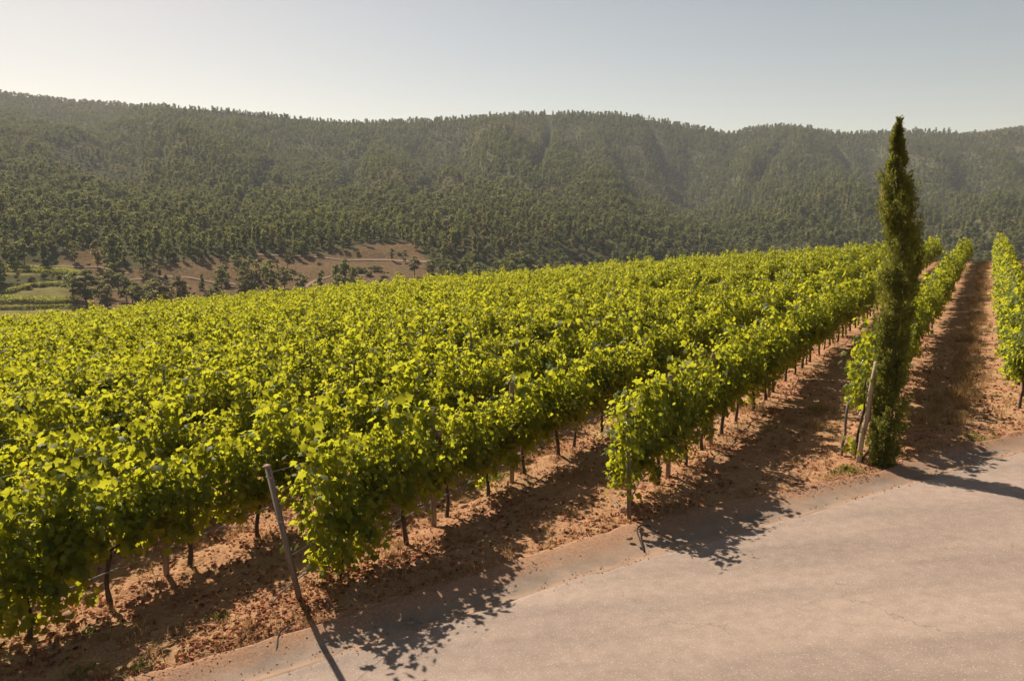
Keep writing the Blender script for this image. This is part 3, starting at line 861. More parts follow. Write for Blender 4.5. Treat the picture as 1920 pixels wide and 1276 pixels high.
# ------------------------------------------------------------------ cypress
def build_cypress():
    base = near_hit(1655, 872); x0, y0, z0 = base
    g = np.random.default_rng(21)
    ppm = F_PX / (y0 * C_ - z0 * S_)
    prof = np.array([(872, 1626, 1682), (840, 1622, 1692), (800, 1622, 1702), (760, 1628, 1706), (700, 1634, 1703), (650, 1637, 1712), (600, 1641, 1716), (560, 1642, 1724), (520, 1644, 1735),
                     (485, 1646, 1739), (450, 1651, 1735), (420, 1647, 1727), (390, 1645, 1727), (360, 1648, 1719), (335, 1650, 1717), (310, 1660, 1709), (285, 1661, 1702), (262, 1664, 1699), (245, 1673, 1694), (232, 1680, 1690)], dtype=float)
    def to_local(px, py):
        cy = (638 - py) / F_PX; z = y0 * (cy * C_ - S_) / (C_ + cy * S_); zc = y0 * C_ - z * S_
        return (px - 960) / F_PX * zc - x0, z - z0
    pl = to_local(prof[:, 1], prof[:, 0]); pr = to_local(prof[:, 2], prof[:, 0])
    hz = pl[1]; cxs = (pl[0] + pr[0]) / 2
    hw = np.maximum((pr[0] - pl[0]) / 2 - .07, .015)
    o = empty('cypress_tree', (x0, y0, z0))
    H = hz[-1]
    t = MB()
    zz = np.linspace(-.1, H * .93, 16)
    t.tube(np.stack([np.interp(zz, hz, cxs), zz * 0, zz], -1), np.interp(zz, [0, H * .5, H * .93], [.10, .06, .012]), 8)
    trk = link('trunk', t.mesh('cypress_trunk', M_CYPBARK, True), o)
    lm = MB()
    # clumps: upright plumes of sprays at the surface
    pos, nrm, tip, size, tint = [], [], [], [], []
    nc = 640
    zs = np.sort(g.uniform(.0, 1, nc)) ** .95 * H
    for k in range(nc):
        z = zs[k]; w_ = np.interp(z, hz, hw); cx = np.interp(z, hz, cxs)
        a = g.uniform(0, 2 * math.pi)
        rr = w_ * (g.uniform(.30, 1.0) ** .55) * g.uniform(.85, 1.06) * (.70 + .60 * float(fbm(np.array(a * 1.1 + 3), np.array(z * 2.2), 2)))
        if g.random() < .12: rr *= 1.22
        c = np.array([cx + math.cos(a) * rr * .88, math.sin(a) * rr * .88, z])
        out = np.array([math.cos(a), math.sin(a), 0])
        ln = g.uniform(.18, .40) * (1 if z < H * .88 else .5); cr = g.uniform(.045, .10) * float(np.interp(z / H, [.8, .9, 1], [1, .6, .3]))
        ax = unit(out * g.uniform(.05, .38) + np.array([0, 0, 1.0]) + g.normal(0, .12, 3))
        base_t = .38 + g.normal(0, .13)
        if k % 9 == 0:
            lm.tube(np.array([[cx, 0, max(z - .25, 0)], list((np.array([cx, 0, z]) + c) / 2), list(c)]), [.018, .012, .006], 5, False)
        dry = g.random() < .09
        for j in range(125):
            s = g.random()
            rad = cr * math.sin(math.pi * min(1, .15 + s * .8)) ** .7
            b = g.uniform(0, 2 * math.pi)
            o1 = unit(np.cross(ax, [math.cos(b), math.sin(b), .3]))
            p = c + ax * (s - .35) * ln + o1 * rad * g.uniform(.5, 1.0)
            d = unit(ax * .9 + o1 * g.uniform(.3, 1.1) + g.normal(0, .25, 3))
            pos.append(p); tip.append(d); nrm.append(o1 + g.normal(0, .5, 3)); size.append(g.uniform(.024, .058))
            tint.append(np.clip(base_t + .12 * s + g.normal(0, .08) + (.42 if dry else 0), 0, 1))
    # the bent tip and the ragged side shoots
    extra = [((1684, 236), (1688, 224), 34), ((1686, 226), (1692, 219), 14), ((1649, 345), (1645, 326), 50), ((1655, 350), (1648, 333), 40), ((1720, 352), (1723, 338), 30), ((1640, 600), (1643, 570), 80), ((1645, 565), (1648, 540), 60)]
    for (a, b), (c_, d_), n in extra:
        q0 = to_local(a, b); q1 = to_local(c_, d_); p0 = np.array([q0[0], 0, q0[1]]); p1 = np.array([q1[0], 0, q1[1]])
        for j in range(n):
            s = g.random(); p = p0 * (1 - s) + p1 * s + g.normal(0, .022, 3)
            pos.append(p); tip.append(unit(p1 - p0) + g.normal(0, .5, 3)); nrm.append(g.normal(0, 1, 3)); size.append(g.uniform(.03, .06)); tint.append(np.clip(.5 + g.normal(0, .15), 0, 1))
    SV = np.array([(0, -.1, 0), (.11, .2, .03), (.20, .72, 0), (.05, .60, .05), (0, 1.15, .02), (-.07, .58, .05), (-.21, .78, 0), (-.11, .22, .03)])
    SF = np.array([[0, 1, 3], [1, 2, 3], [3, 4, 5], [0, 3, 5], [0, 5, 7], [5, 6, 7]])
    v, f = place_leaves(np.array(pos), np.array(nrm), np.array(tip), np.array(size), SV, SF)
    cr = link('crown', mesh_np('cypress_crown', v, f, M_CYP, False, {'tint': ('POINT', 'FLOAT', np.repeat(np.array(tint), len(SV)))}), o)
    cr['kind'] = 'stuff'
    link('branches', lm.mesh('cypress_branches', M_CYPBARK), trk)
    tag(o, 'tall narrow dark cypress standing alone at the edge of the road', 'tree')
build_cypress()

# vine creeping into the cypress foot (left side)
def creeper():
    g = np.random.default_rng(77)
    pos, nrm, tip, size, tint = [], [], [], [], []
    base = np.array(bD)
    pts = []
    ppm = F_PX / (base[1] * C_ - base[2] * S_)
    for (px, py, n, s) in ((1622, 650, 14, 14), (1632, 690, 10, 12), (1608, 715, 40, 15), (1600, 738, 34, 11), (1612, 690, 20, 14), (1618, 610, 30, 15), (1600, 835, 22, 9), (1645, 810, 18, 12), (1625, 850, 16, 10), (1663, 785, 10, 14)):
        for j in range(n):
            p = np.array([(px + g.normal(0, s) - 1601) / ppm, g.normal(.10, .12), (868 - py - g.normal(0, s)) / ppm])
            pos.append(p); o_ = np.array([-.5, -.6, .5]); nrm.append(o_ + g.normal(0, .5, 3)); tip.append(np.array([0, -.2, -1]) + g.normal(0, .4, 3)); size.append(g.uniform(.07, .13)); tint.append(np.clip(.52 + g.normal(0, .14), 0, 1))
    o = empty('grapevine', tuple(base))
    v, f = place_leaves(np.array(pos), np.array(nrm), np.array(tip), np.array(size))
    fo = link('foliage', mesh_np('creeper_foliage', v, f, M_VINE, False, {'tint': ('POINT', 'FLOAT', np.repeat(np.array(tint), len(LV)))}), o); fo['kind'] = 'stuff'
    m = MB(); m.tube([[.12, .2, -.05], [.10, .14, .5], [.16, .06, 1.0], [.12, 0, 1.5], [.22, -.02, 1.9]], [.03, .025, .02, .014, .006], 6)
    link('trunk', m.mesh('creeper_trunk', M_BARK, True), o)
    tag(o, 'straggling bright grapevine climbing the leaning stake beside the cypress', 'grapevine')
creeper()

# ------------------------------------------------------------------ ground litter, dry grass, clods, weeds
def near_ground(x, y):
    z = field_z(x, y)
    rough = (fbm(x * 1.3, y * 1.3, 4) - .5) * .16 + (fbm(x * 6, y * 6, 3) - .5) * .07
    ds = y - y_soil(x)
    z = z + rough * sstep(0, .5, ds) * sstep(60, 25, np.hypot(x, y))
    off = x * ROW_P[0] + y * ROW_P[1]; ph = ((off + 1.9) / 2.7) % 1.0
    return z + .05 * np.exp(-((np.minimum(ph, 1 - ph)) * 2.7 / .35) ** 2) * sstep(60, 25, np.hypot(x, y)) * sstep(0, .6, ds)
def soil_points(n, rmax, g, bias=None, edge=.02):
    out = []
    tot = 0
    while tot < n:
        az = np.radians(g.uniform(-36, 36, n)); r = np.sqrt(g.uniform(8 ** 2, rmax ** 2, n)) if bias is None else 8 + (rmax - 8) * g.random(n) ** bias
        x = np.sin(az) * r; y = np.cos(az) * r
        k = y > y_soil(x) + edge
        off = x * ROW_P[0] + y * ROW_P[1]
        k &= off > -16
        out.append(np.stack([x[k], y[k]], -1)); tot += k.sum()
    return np.concatenate(out)[:n]
def litter():
    g = np.random.default_rng(31)
    P = soil_points(60000, 34, g, 1.25)
    off = P @ ROW_P
    ph = np.abs(((off + 1.9) / 2.7 + .5) % 1.0 - .5) * 2.7
    dens = .25 + .75 * np.exp(-(ph / .6) ** 2)
    dens *= .35 + .9 * (fbm(P[:, 0] * .9, P[:, 1] * .9, 3) > .5)
    P = P[g.random(len(P)) < dens]
    # some scraps blown on to the gutter edge
    n = len(P)
    z = near_ground(P[:, 0], P[:, 1]) + g.uniform(.004, .03, n)
    pos = np.stack([P[:, 0], P[:, 1], z], -1)
    nr = np.array([0, 0, 1.0]) + g.normal(0, .5, (n, 3)); tp = g.normal(0, 1, (n, 3)) * np.array([1, 1, .2])
    v, f = place_leaves(pos, nr, tp, g.uniform(.025, .085, n), LV_S * np.array([1, 1, 2.2]), LF_S)
    t = np.clip(g.normal(.45, .25, n), 0, 1)
    o = link('leaf_litter', mesh_np('leaf_litter', v, f, M_LITTER, False, {'tint': ('POINT', 'FLOAT', np.repeat(t, len(LV_S)))}))
    tag(o, 'dry brown fallen vine leaves strewn on the reddish soil', 'leaves', kind='stuff')
    # twigs and straw lying about
    P = soil_points(15000, 26, g, 1.2); n = len(P)
    z = near_ground(P[:, 0], P[:, 1]) + g.uniform(.005, .025, n)
    a = g.uniform(0, 6.28, n); ln = g.uniform(.04, .16, n); wd = g.uniform(.002, .005, n)
    d = np.stack([np.cos(a), np.sin(a), g.normal(0, .15, n)], -1); s = np.stack([-np.sin(a), np.cos(a), g.normal(0, .4, n)], -1)
    c = np.stack([P[:, 0], P[:, 1], z], -1)
    v = np.stack([c - d * ln[:, None] - s * wd[:, None], c - d * ln[:, None] + s * wd[:, None], c + d * ln[:, None] + s * wd[:, None], c + d * ln[:, None] - s * wd[:, None]], 1).reshape(-1, 3)
    f = np.arange(n * 4).reshape(-1, 4)
    o = link('straw_litter', mesh_np('straw_litter', v, f, M_STRAW, False, {'tint': ('POINT', 'FLOAT', np.repeat(np.clip(g.normal(.5, .25, n), 0, 1), 4))}))
    tag(o, 'loose straw and twigs lying over the bare soil', 'straw', kind='stuff')
litter()

def gutter_z(x, y):
    t = (y_soil(x) - y) / np.maximum(y_soil(x) - y_asph(x), .2)
    ts = [-.04, .0, .05, .12, .22, .34, .46, .58, .70, .82, .92, 1.0, 1.10]
    zs = [-.06, .012, .010, .0, -.022, -.046, -.066, -.078, -.082, -.08, -.074, -.058, -.055]
    return plane_z(x, y) + np.interp(t, ts, zs), t
def gutter_scraps():
    g = np.random.default_rng(35)
    x = g.uniform(-6.5, 11.5, 9000); gs_keep = g.random(9000) < .45; w_ = y_soil(x) - y_asph(x)
    t = np.where(g.random(9000) < .75, np.abs(g.normal(0, .22, 9000)), g.normal(.92, .12, 9000))
    k = (fbm(x * 1.5, t * 3, 3) > .47) & gs_keep; x, t, w_ = x[k], t[k], w_[k]
    y = y_soil(x) - t * w_; z, _ = gutter_z(x, y); n = len(x)
    pos = np.stack([x, y, z + g.uniform(.008, .016, n)], -1)
    v, f = place_leaves(pos, np.array([0, 0, 1.0]) + g.normal(0, .3, (n, 3)), g.normal(0, 1, (n, 3)) * [1, 1, .2], g.uniform(.010, .038, n), LV_S * np.array([.8, 1, 1.2]), LF_S)
    o = link('gutter_scraps', mesh_np('gutter_scraps', v, f, M_LITTER, False, {'tint': ('POINT', 'FLOAT', np.repeat(np.clip(g.normal(.5, .25, n), 0, 1), len(LV_S)))}))
    tag(o, 'dry leaf scraps and crumbs lying in the concrete gutter', 'leaves', kind='stuff')
gutter_scraps()

def clod_mesh(seed):
    g = np.random.default_rng(seed)
    t = (1 + 5 ** .5) / 2
    v = np.array([(-1, t, 0), (1, t, 0), (-1, -t, 0), (1, -t, 0), (0, -1, t), (0, 1, t), (0, -1, -t), (0, 1, -t), (t, 0, -1), (t, 0, 1), (-t, 0, -1), (-t, 0, 1)]) / 1.9
    v = v * g.uniform(.7, 1.25, (12, 1)) * np.array([1.1, .9, .62])
    f = np.array([(0, 11, 5), (0, 5, 1), (0, 1, 7), (0, 7, 10), (0, 10, 11), (1, 5, 9), (5, 11, 4), (11, 10, 2), (10, 7, 6), (7, 1, 8), (3, 9, 4), (3, 4, 2), (3, 2, 6), (3, 6, 8), (3, 8, 9), (4, 9, 5), (2, 4, 11), (6, 2, 10), (8, 6, 7), (9, 8, 1)])
    return v, f
def clods():
    g = np.random.default_rng(41)
    P = soil_points(2400, 30, g, 1.3, .05); n = len(P)
    tm = [clod_mesh(i) for i in range(6)]
    z = near_ground(P[:, 0], P[:, 1])
    vs, fs = [], []
    s = g.uniform(.008, .028, n) * (1 + 1.2 * (g.random(n) < .06)); a = g.uniform(0, 6.28, n); ca, sa = np.cos(a), np.sin(a)
    for k in range(6):
        I = np.arange(k, n, 6)
        V = tm[k][0]
        X = V[None, :, 0] * ca[I, None] - V[None, :, 1] * sa[I, None]; Y = V[None, :, 0] * sa[I, None] + V[None, :, 1] * ca[I, None]
        q = np.stack([X, Y, np.broadcast_to(V[None, :, 2], X.shape)], -1) * s[I, None, None] + np.stack([P[I, 0], P[I, 1], z[I] + s[I] * .25], -1)[:, None]
        fs.append((tm[k][1][None] + (np.arange(len(I)) * 12)[:, None, None]).reshape(-1, 3) + sum(len(u) for u in vs)); vs.append(q.reshape(-1, 3))
    o = link('soil_clods', mesh_np('soil_clods', np.concatenate(vs), np.concatenate(fs), M_CLOD))
    tag(o, 'small crumbs of dry earth and pebbles scattered on the soil', 'pebbles', kind='stuff')
    for px, py, s, lab in ((127, 1166, .10, 'big reddish clod of earth in the lower left soil'), (90, 1214, .07, 'smaller reddish clod near the bottom left corner of the soil'), (870, 948, .07, 'reddish clod beside the wooden post at the shadow edge'), (1180, 1010, .045, 'small clod on the verge just above the gutter')):
        p = near_hit(px, py); V, Fc = clod_mesh(int(px))
        o = link('earth_clod', mesh_np('earth_clod', V * s, Fc, M_CLOD)); o.location = (p[0], p[1], float(near_ground(p[0], p[1])) + s * .2); tag(o, lab, 'clod', 'large earth clods')
clods()

def blades(P, z, h, g, spread=.35, w_=.0048, n_per=1):
    """curved grass blades: three-segment strips"""
    n = len(P)
    a = g.uniform(0, 6.28, n); sp = g.uniform(.05, spread, n)
    d = np.stack([np.cos(a) * sp, np.sin(a) * sp, np.ones(n)], -1)
    b = g.uniform(0, 6.28, n); s = np.stack([np.cos(b), np.sin(b), np.zeros(n)], -1) * w_
    c0 = np.stack([P[:, 0], P[:, 1], z - .01], -1)
    c1 = c0 + d * (h * .5)[:, None]
    bend = np.stack([np.cos(a), np.sin(a), -.4 * np.ones(n)], -1) * (h * sp * .9)[:, None]
    c2 = c0 + d * h[:, None] + bend
    v = np.stack([c0 - s, c0 + s, c1 - s * .8, c1 + s * .8, c2], 1).reshape(-1, 3)
    k = (np.arange(n) * 5)[:, None]
    return v, np.concatenate([k + [0, 1, 3], k + [0, 3, 2], k + [2, 3, 4]])
def dry_grass():
    g = np.random.default_rng(51)
    Pl, hl = [], []
    # strip along the middle of the track between rows D and E
    for k in range(330):
        t0 = 18.5 + 70 * g.random() ** 1.25; o0 = g.normal(-.30, .24); m = int(g.integers(14, 60)); hh = g.uniform(.12, .5)
        Pl.append((o0 + g.normal(0, .06, m))[:, None] * ROW_P + (t0 + g.normal(0, .09, m))[:, None] * ROW_U); hl.append(g.uniform(.35, 1.0, m) * hh)
    # tufts elsewhere between the rows
    C = soil_points(420, 26, g, 1.2, .08)
    for c in C:
        m = int(g.integers(10, 46))
        Pl.append(c + g.normal(0, .07, (m, 2))); hl.append(g.uniform(.04, .20, m))
    # fine dry grass along the bank of the gutter
    x = g.uniform(-6, 11, 5200); y = y_soil(x) + np.abs(g.normal(0, .28, 5200)) + .02
    k = fbm(x * 2, y * 2, 3) > .47
    Pl.append(np.stack([x[k], y[k]], -1)); hl.append(g.uniform(.02, .09, k.sum()))
    # taller tufts: strip between A and D
    for (px, py, m, hh) in ((1540, 770, 150, .30), (1525, 800, 160, .24), (1480, 790, 160, .22), (1410, 770, 200, .28), (1085, 890, 120, .26), (995, 965, 60, .25), (232, 1200, 45, .36), (1812, 705, 130, .42), (1798, 748, 140, .36), (1820, 690, 60, .5), (1818, 640, 120, .42), (1826, 600, 90, .4)):
        p = near_hit(px, py); Pl.append(p[:2] + g.normal(0, .17, (m, 2))); hl.append(g.uniform(.4, 1.0, m) * hh)
    P = np.concatenate(Pl); h = np.concatenate(hl)
    v, f = blades(P, near_ground(P[:, 0], P[:, 1]), h, g, .5)
    o = link('dry_grass', mesh_np('dry_grass', v, f, M_STRAW, False, {'tint': ('POINT', 'FLOAT', np.repeat(np.clip(g.normal(.45, .22, len(P)), 0, 1), 5))}))
    tag(o, 'dry straw-coloured grass along the track and the verge', 'grass', kind='stuff')
    for px, py, n, r, hh, lab in ((1590, 884, 150, .11, .10, 'bright green grass tuft at the foot of the leaning stake'), (1566, 888, 70, .07, .07, 'small green grass tuft on the bank left of the stake foot'),
                              (890, 912, 120, .16, .16, 'green weed patch under the vine before the second wooden post'), (925, 900, 110, .12, .18, 'yellow-green weed patch beside the second wooden post'),
                              (410, 1158, 70, .07, .10, 'green weed tuft in shade near the leaning grey post'), (254, 1254, 60, .06, .08, 'small green weed tuft at the gutter edge lower left'),
                              (165, 1190, 40, .05, .12, 'small dark weed in the soil at lower left'), (1830, 822, 130, .16, .10, 'pale green grass patch on the bank at the track mouth'),
                              (1535, 765, 90, .13, .15, 'greenish weed among dry grass between the rows'), (150, 1262, 90, .1, .09, 'green weed tuft in shadow at the bottom edge')):
        p = near_hit(px, py); Q = p[:2] + g.normal(0, r, (n, 2)); hz = g.uniform(.4, 1, n) * hh
        zz = near_ground(Q[:, 0], Q[:, 1]); c = np.array([p[0], p[1], float(near_ground(p[0], p[1]))])
        v, f = blades(Q, zz, hz, g, .9, .009)
        o = link('weed_tuft', mesh_np('weed_tuft', v - c, f, M_WEED, False, {'tint': ('POINT', 'FLOAT', np.repeat(np.clip(g.normal(.45, .2, n), 0, 1), 5))}))
        o.location = tuple(c); tag(o, lab, 'weed', 'green weed tufts')
dry_grass()

# ------------------------------------------------------------------ forest on the hillside
def clump_faces(g, centers, radii, per, fsize, squash=.8):
    pos, nrm = [], []
    for c, r in zip(centers, radii):
        d = unit(g.normal(0, 1, (per, 3))); d[:, 2] = np.where(d[:, 2] < -.35, -d[:, 2], d[:, 2])
        pos.append(c + d * r * g.uniform(.72, 1.08, (per, 1)) * np.array([1, 1, squash])); nrm.append(d + g.normal(0, .45, (per, 3)))
    pos = np.concatenate(pos); nrm = np.concatenate(nrm); n = len(pos)
    V = np.array([(0, -.5, 0), (.42, -.1, .08), (.30, .5, -.05), (-.25, .45, .06), (-.45, 0, -.05)])
    Fc = np.array([[0, 1, 2], [0, 2, 3], [0, 3, 4]])
    return place_leaves(pos, nrm, g.normal(0, 1, (n, 3)), g.uniform(.7, 1.3, n) * fsize, V, Fc) + (n,)
def tree_variant(seed, kind):
    g = np.random.default_rng(seed)
    tr = MB()
    if kind == 'pine':
        H = 10.5; cb = g.uniform(.16, .28) * H
        n = 13; zc = np.linspace(cb, H - 1.0, n) + g.normal(0, .3, n)
        wid = 2.5 * np.sin(np.clip((zc - cb + 1.2) / (H - cb + 1.6), 0.08, 1) * math.pi * .92) ** .7
        a = g.uniform(0, 6.28, n); rr = wid * g.uniform(.25, .85, n)
        cen = np.stack([np.cos(a) * rr, np.sin(a) * rr, zc], -1); cen[-1, :2] *= .2
        rad = g.uniform(.85, 1.35, n); per, fs, mt = 62, .58, (M_PINEDRY if seed >= 206 else M_PINE)
    elif kind == 'euc':
        H = 12.0; cb = .14 * H
        n = 15; zc = np.linspace(cb, H - 1.2, n) + g.normal(0, .4, n)
        wid = 1.9 * np.interp((zc - cb) / (H - cb), [0, .25, .7, 1], [.6, 1, .8, .25])
        a = g.uniform(0, 6.28, n); rr = wid * g.uniform(.2, .8, n)
        cen = np.stack([np.cos(a) * rr, np.sin(a) * rr, zc], -1)
        rad = g.uniform(.9, 1.4, n); per, fs, mt = 58, .60, M_EUC
    else:
        H = 3.0; cb = .3
        n = 9; a = g.uniform(0, 6.28, n); rr = g.uniform(.1, 1.4, n)
        cen = np.stack([np.cos(a) * rr, np.sin(a) * rr, g.uniform(.6, 2.2, n) * (1 - .2 * rr)], -1)
        rad = g.uniform(.6, 1.05, n); per, fs, mt = 52, .42, M_BUSH
    v, f, m = clump_faces(g, cen, rad, per, fs)
    crown = mesh_np(kind + '_crown', v, f, mt, False, {'tint': ('POINT', 'FLOAT', np.repeat(np.clip(g.normal(.45, .17, m), 0, 1), 5))})
    zz = np.linspace(-1.5, H * .86, 7)
    tr.tube(np.stack([.15 * np.sin(zz * .5 + seed), .15 * np.cos(zz * .4 + seed), zz], -1), np.interp(zz, [-1.5, 0, H * .86], [.26, .2, .05]) * (1 if kind != 'bush' else .35), 6)
    for k in range(0, n, 3):
        tr.tube([[0, 0, cen[k, 2] - .9], list(cen[k] * [.5, .5, 1] - [0, 0, .3]), list(cen[k])], [.09, .06, .03] if kind != 'bush' else [.04, .03, .02], 5, False)
    return crown, tr.mesh(kind + '_trunk', M_TRUNK)
TV = {'pine': [tree_variant(200 + i, 'pine') for i in range(8)], 'euc': [tree_variant(300 + i, 'euc') for i in range(4)], 'bush': [tree_variant(400 + i, 'bush') for i in range(4)]}
TH = {'pine': 10.5, 'euc': 12.0, 'bush': 3.0}; TW = {'pine': 6.4, 'euc': 5.2, 'bush': 3.8}
TREE_SRC = {}
def one_tree(kind, vi, x, y, z, s, rz, sx=None, label='', group=None):
    cr, tr = TV[kind][vi]
    nm = {'pine': 'pine_tree', 'euc': 'eucalyptus_tree', 'bush': 'shrub'}[kind]
    o = empty(nm, (x, y, z), rz); o.scale = (sx or s, sx or s, s)
    t = link('trunk' if kind != 'bush' else 'stem', tr, o); c = link('crown', cr, o); c['kind'] = 'stuff'
    tag(o, label, 'shrub' if kind == 'bush' else 'tree', group)
    TREE_SRC.setdefault((kind, vi), (c, t))
g = np.random.default_rng(61)
clearing = [  # px, base py, height px, width px, kind, label
    (163, 573, 58, 62, 'pine', 'big dark round tree in the clump right of the terraces'),
    (138, 562, 46, 40, 'pine', 'dark tree at the edge of the terraces, leftmost of its clump'),
    (196, 577, 42, 34, 'pine', 'rounded dark tree at the right of the clump by the terraces'),
    (214, 514, 72, 34, 'euc', 'tall dark tree standing out in front of the forest above the terraces'),
    (268, 502, 62, 26, 'euc', 'tall slim tree at the forest foot, next right of the tallest one'),
    (184, 503, 48, 24, 'pine', 'pale green tree just left of the tall dark one'),
    (24, 500, 34, 20, 'pine', 'small tree on the upper terrace near the left edge'),
    (46, 500, 40, 26, 'pine', 'second small tree from the left edge on the upper terrace'),
    (84, 500, 42, 22, 'euc', 'slim tree at the right end of the upper terrace'),
    (421, 529, 36, 22, 'pine', 'leftmost tree of the clump in the clearing'),
    (446, 516, 42, 32, 'pine', 'tree at the back of the clump in the clearing'),
    (469, 528, 46, 36, 'pine', 'darkest tallest tree of the clump in the clearing'),
    (492, 520, 36, 28, 'pine', 'right-hand tree of the clump in the clearing'),
    (481, 538, 26, 30, 'bush', 'round bush in front of the clump in the clearing'),
    (275, 540, 32, 26, 'pine', 'lone tree on the brown slope left of the clearing clump'),
    (284, 574, 24, 24, 'bush', 'round shrub just above the vines below the lone slope tree'),
    (322, 570, 30, 30, 'pine', 'bushy tree just above the vineyard crest at left'),
    (380, 545, 30, 12, 'euc', 'thin upright sapling on the brown slope'),
    (600, 553, 42, 20, 'euc', 'slim pale tree in the middle of the clearing'),
    (630, 540, 44, 20, 'euc', 'slim tree beside the red patch of the clearing'),
    (648, 522, 38, 22, 'pine', 'dark tree left of the long low thicket'),
    (672, 510, 14, 36, 'bush', 'low dark thicket on the red earth, left half'),
    (704, 509, 13, 36, 'bush', 'low dark thicket on the red earth, right half'),
    (735, 489, 24, 15, 'pine', 'small round tree on the red earth, left of a pair'),
    (760, 493, 26, 16, 'pine', 'small round tree on the red earth, right of a pair'),
    (811, 516, 30, 24, 'pine', 'tree at the right border of the red clearing'),
    (566, 552, 26, 18, 'bush', 'leafy shrub near the vineyard crest in the clearing'),
    (745, 545, 20, 22, 'bush', 'shrub above the vineyard crest under the red earth'),
    (850, 530, 40, 26, 'euc', 'first tall tree of the forest right of the clearing'),
    (780, 470, 30, 16, 'euc', 'slim tree in the upper right corner of the clearing'),
    (560, 476, 24, 16, 'pine', 'small tree on the upper rim of the clearing'),
]
for px, py, hp, wp, kind, lab in clearing:
    x, y, z = on_ray(px, py, 200)
    D = math.hypot(x, y) ; s = hp * D / F_PX / TH[kind]; sx = wp * D / F_PX / TW[kind]
    one_tree(kind, int(g.integers(0, len(TV[kind]))), x, y, z - .2, s, g.uniform(0, 6.28), sx, lab, 'trees and shrubs of the hillside clearing')
# jittered forest positions
cell = 5.2
xs = np.arange(-1250, 1500, cell); ys = np.arange(225, 1640, cell)
X, Y = np.meshgrid(xs, ys)
X = (X + g.uniform(-.48, .48, X.shape) * cell).ravel(); Y = (Y + g.uniform(-.48, .48, Y.shape) * cell).ravel()
AZ = np.arctan2(X, Y); R_ = np.hypot(X, Y)
k = (np.abs(AZ) < math.radians(37.5)) & (R_ < ridge_R(AZ) + 22) & (R_ > 235)
X, Y, AZ, R_ = X[k], Y[k], AZ[k], R_[k]
Z = ground_z(X, Y)
PX, PY = project(X, Y, Z)
def near_poly(px, py, line, wd):
    m = np.zeros(len(px), bool)
    for (a, b), (c, d) in zip(line[:-1], line[1:]):
        t = np.clip(((px - a) * (c - a) + (py - b) * (d - b)) / ((c - a) ** 2 + (d - b) ** 2), 0, 1)
        m |= np.hypot(px - a - t * (c - a), py - b - t * (d - b)) < wd
    return m
gap = near_poly(PX, PY, [(1029, 214), (1030, 262), (1015, 296), (1004, 316)], 5.5) | near_poly(PX, PY, [(1218, 232), (1240, 275), (1252, 312)], 4.5) \
    | near_poly(PX, PY, [(497, 322), (468, 352), (446, 408), (428, 446)], 5) | near_poly(PX, PY, [(0, 330), (150, 350), (300, 420)], 2.5)
inside = PY < clearing_y(PX) + g.normal(0, 3, len(PX))
bald = (PX < 262 + g.normal(0, 22, len(PX))) & (R_ > 1420 + g.normal(0, 60, len(PX)))
dens = (g.random(len(PX)) < np.where((PX < 128) & (PY > 514 + .02 * PX) & (PY < 549 - .13 * PX), .97, 0)) | (g.random(len(PX)) < np.where(inside, .985, .09 + .30 * (fbm(X / 22, Y / 22, 2) > .54)))
shade_shrubs = (PX < 128) & (PY > 514 + .02 * PX) & (PY < 549 - .13 * PX)  # dense shrubs added to stand in for the shade on the terrace bank
terr = (PX < 150) & (PY > 496) & ~shade_shrubs
keep = dens & ~gap & ~(bald & (g.random(len(PX)) < .35)) & ~(terr & (g.random(len(PX)) < .97))
X, Y, Z, PX, PY, R_, AZ, inside = [q[keep] for q in (X, Y, Z, PX, PY, R_, AZ, inside)]
shade_shrubs = shade_shrubs[keep]; bald = bald[keep]
nT = len(X)
sp = fbm(X / 130 + 7, Y / 130, 3)
euc = (sp + g.normal(0, .05, nT) > .56) | ((PY > 385) & (PX > 350) & (PX < 1060) & (g.random(nT) < .5))
ridge_top = R_ > ridge_R(AZ) - 170
euc &= ~ridge_top
kindT = np.where(~inside, np.where((g.random(nT) < .84) | shade_shrubs, 2, 0), np.where(euc, 1, 0))
kindT = np.where(bald, 2, kindT)
sT = np.where(kindT == 2, g.uniform(.3, .95, nT), g.uniform(.52, .98, nT)) * (1 + .15 * (fbm(X / 40, Y / 40, 2) - .5))
sT = sT * np.where(R_ > 1100, .9, 1) * np.where(kindT == 2, 1.0, .86)
rzT = g.uniform(0, 6.28, nT)
dry = fbm(X / 95 + 40, Y / 95, 3) + g.normal(0, .07, nT) > .57
viT = np.where(kindT == 0, np.where(dry, g.integers(6, 8, nT), g.integers(0, 6, nT)), g.integers(0, 4, nT))
names3 = ['pine', 'euc', 'bush']
vis = (PX > 5) & (PX < 1915) & (PY < 590 - .085 * PX)
crest_line = 572 - .079 * PX
vis &= PY < crest_line - 2
size_px = np.array([10.5, 12.0, 3.0])[kindT] * sT * F_PX / R_
cand = np.argsort(np.where(vis & (kindT != 2), -size_px, 0))[:255]
cand2 = [i for i in np.argsort(np.where(vis & (kindT == 2), -size_px, 0))[:60] if vis[i] and kindT[i] == 2]
ind = set(int(i) for i in cand) | set(int(i) for i in cand2)
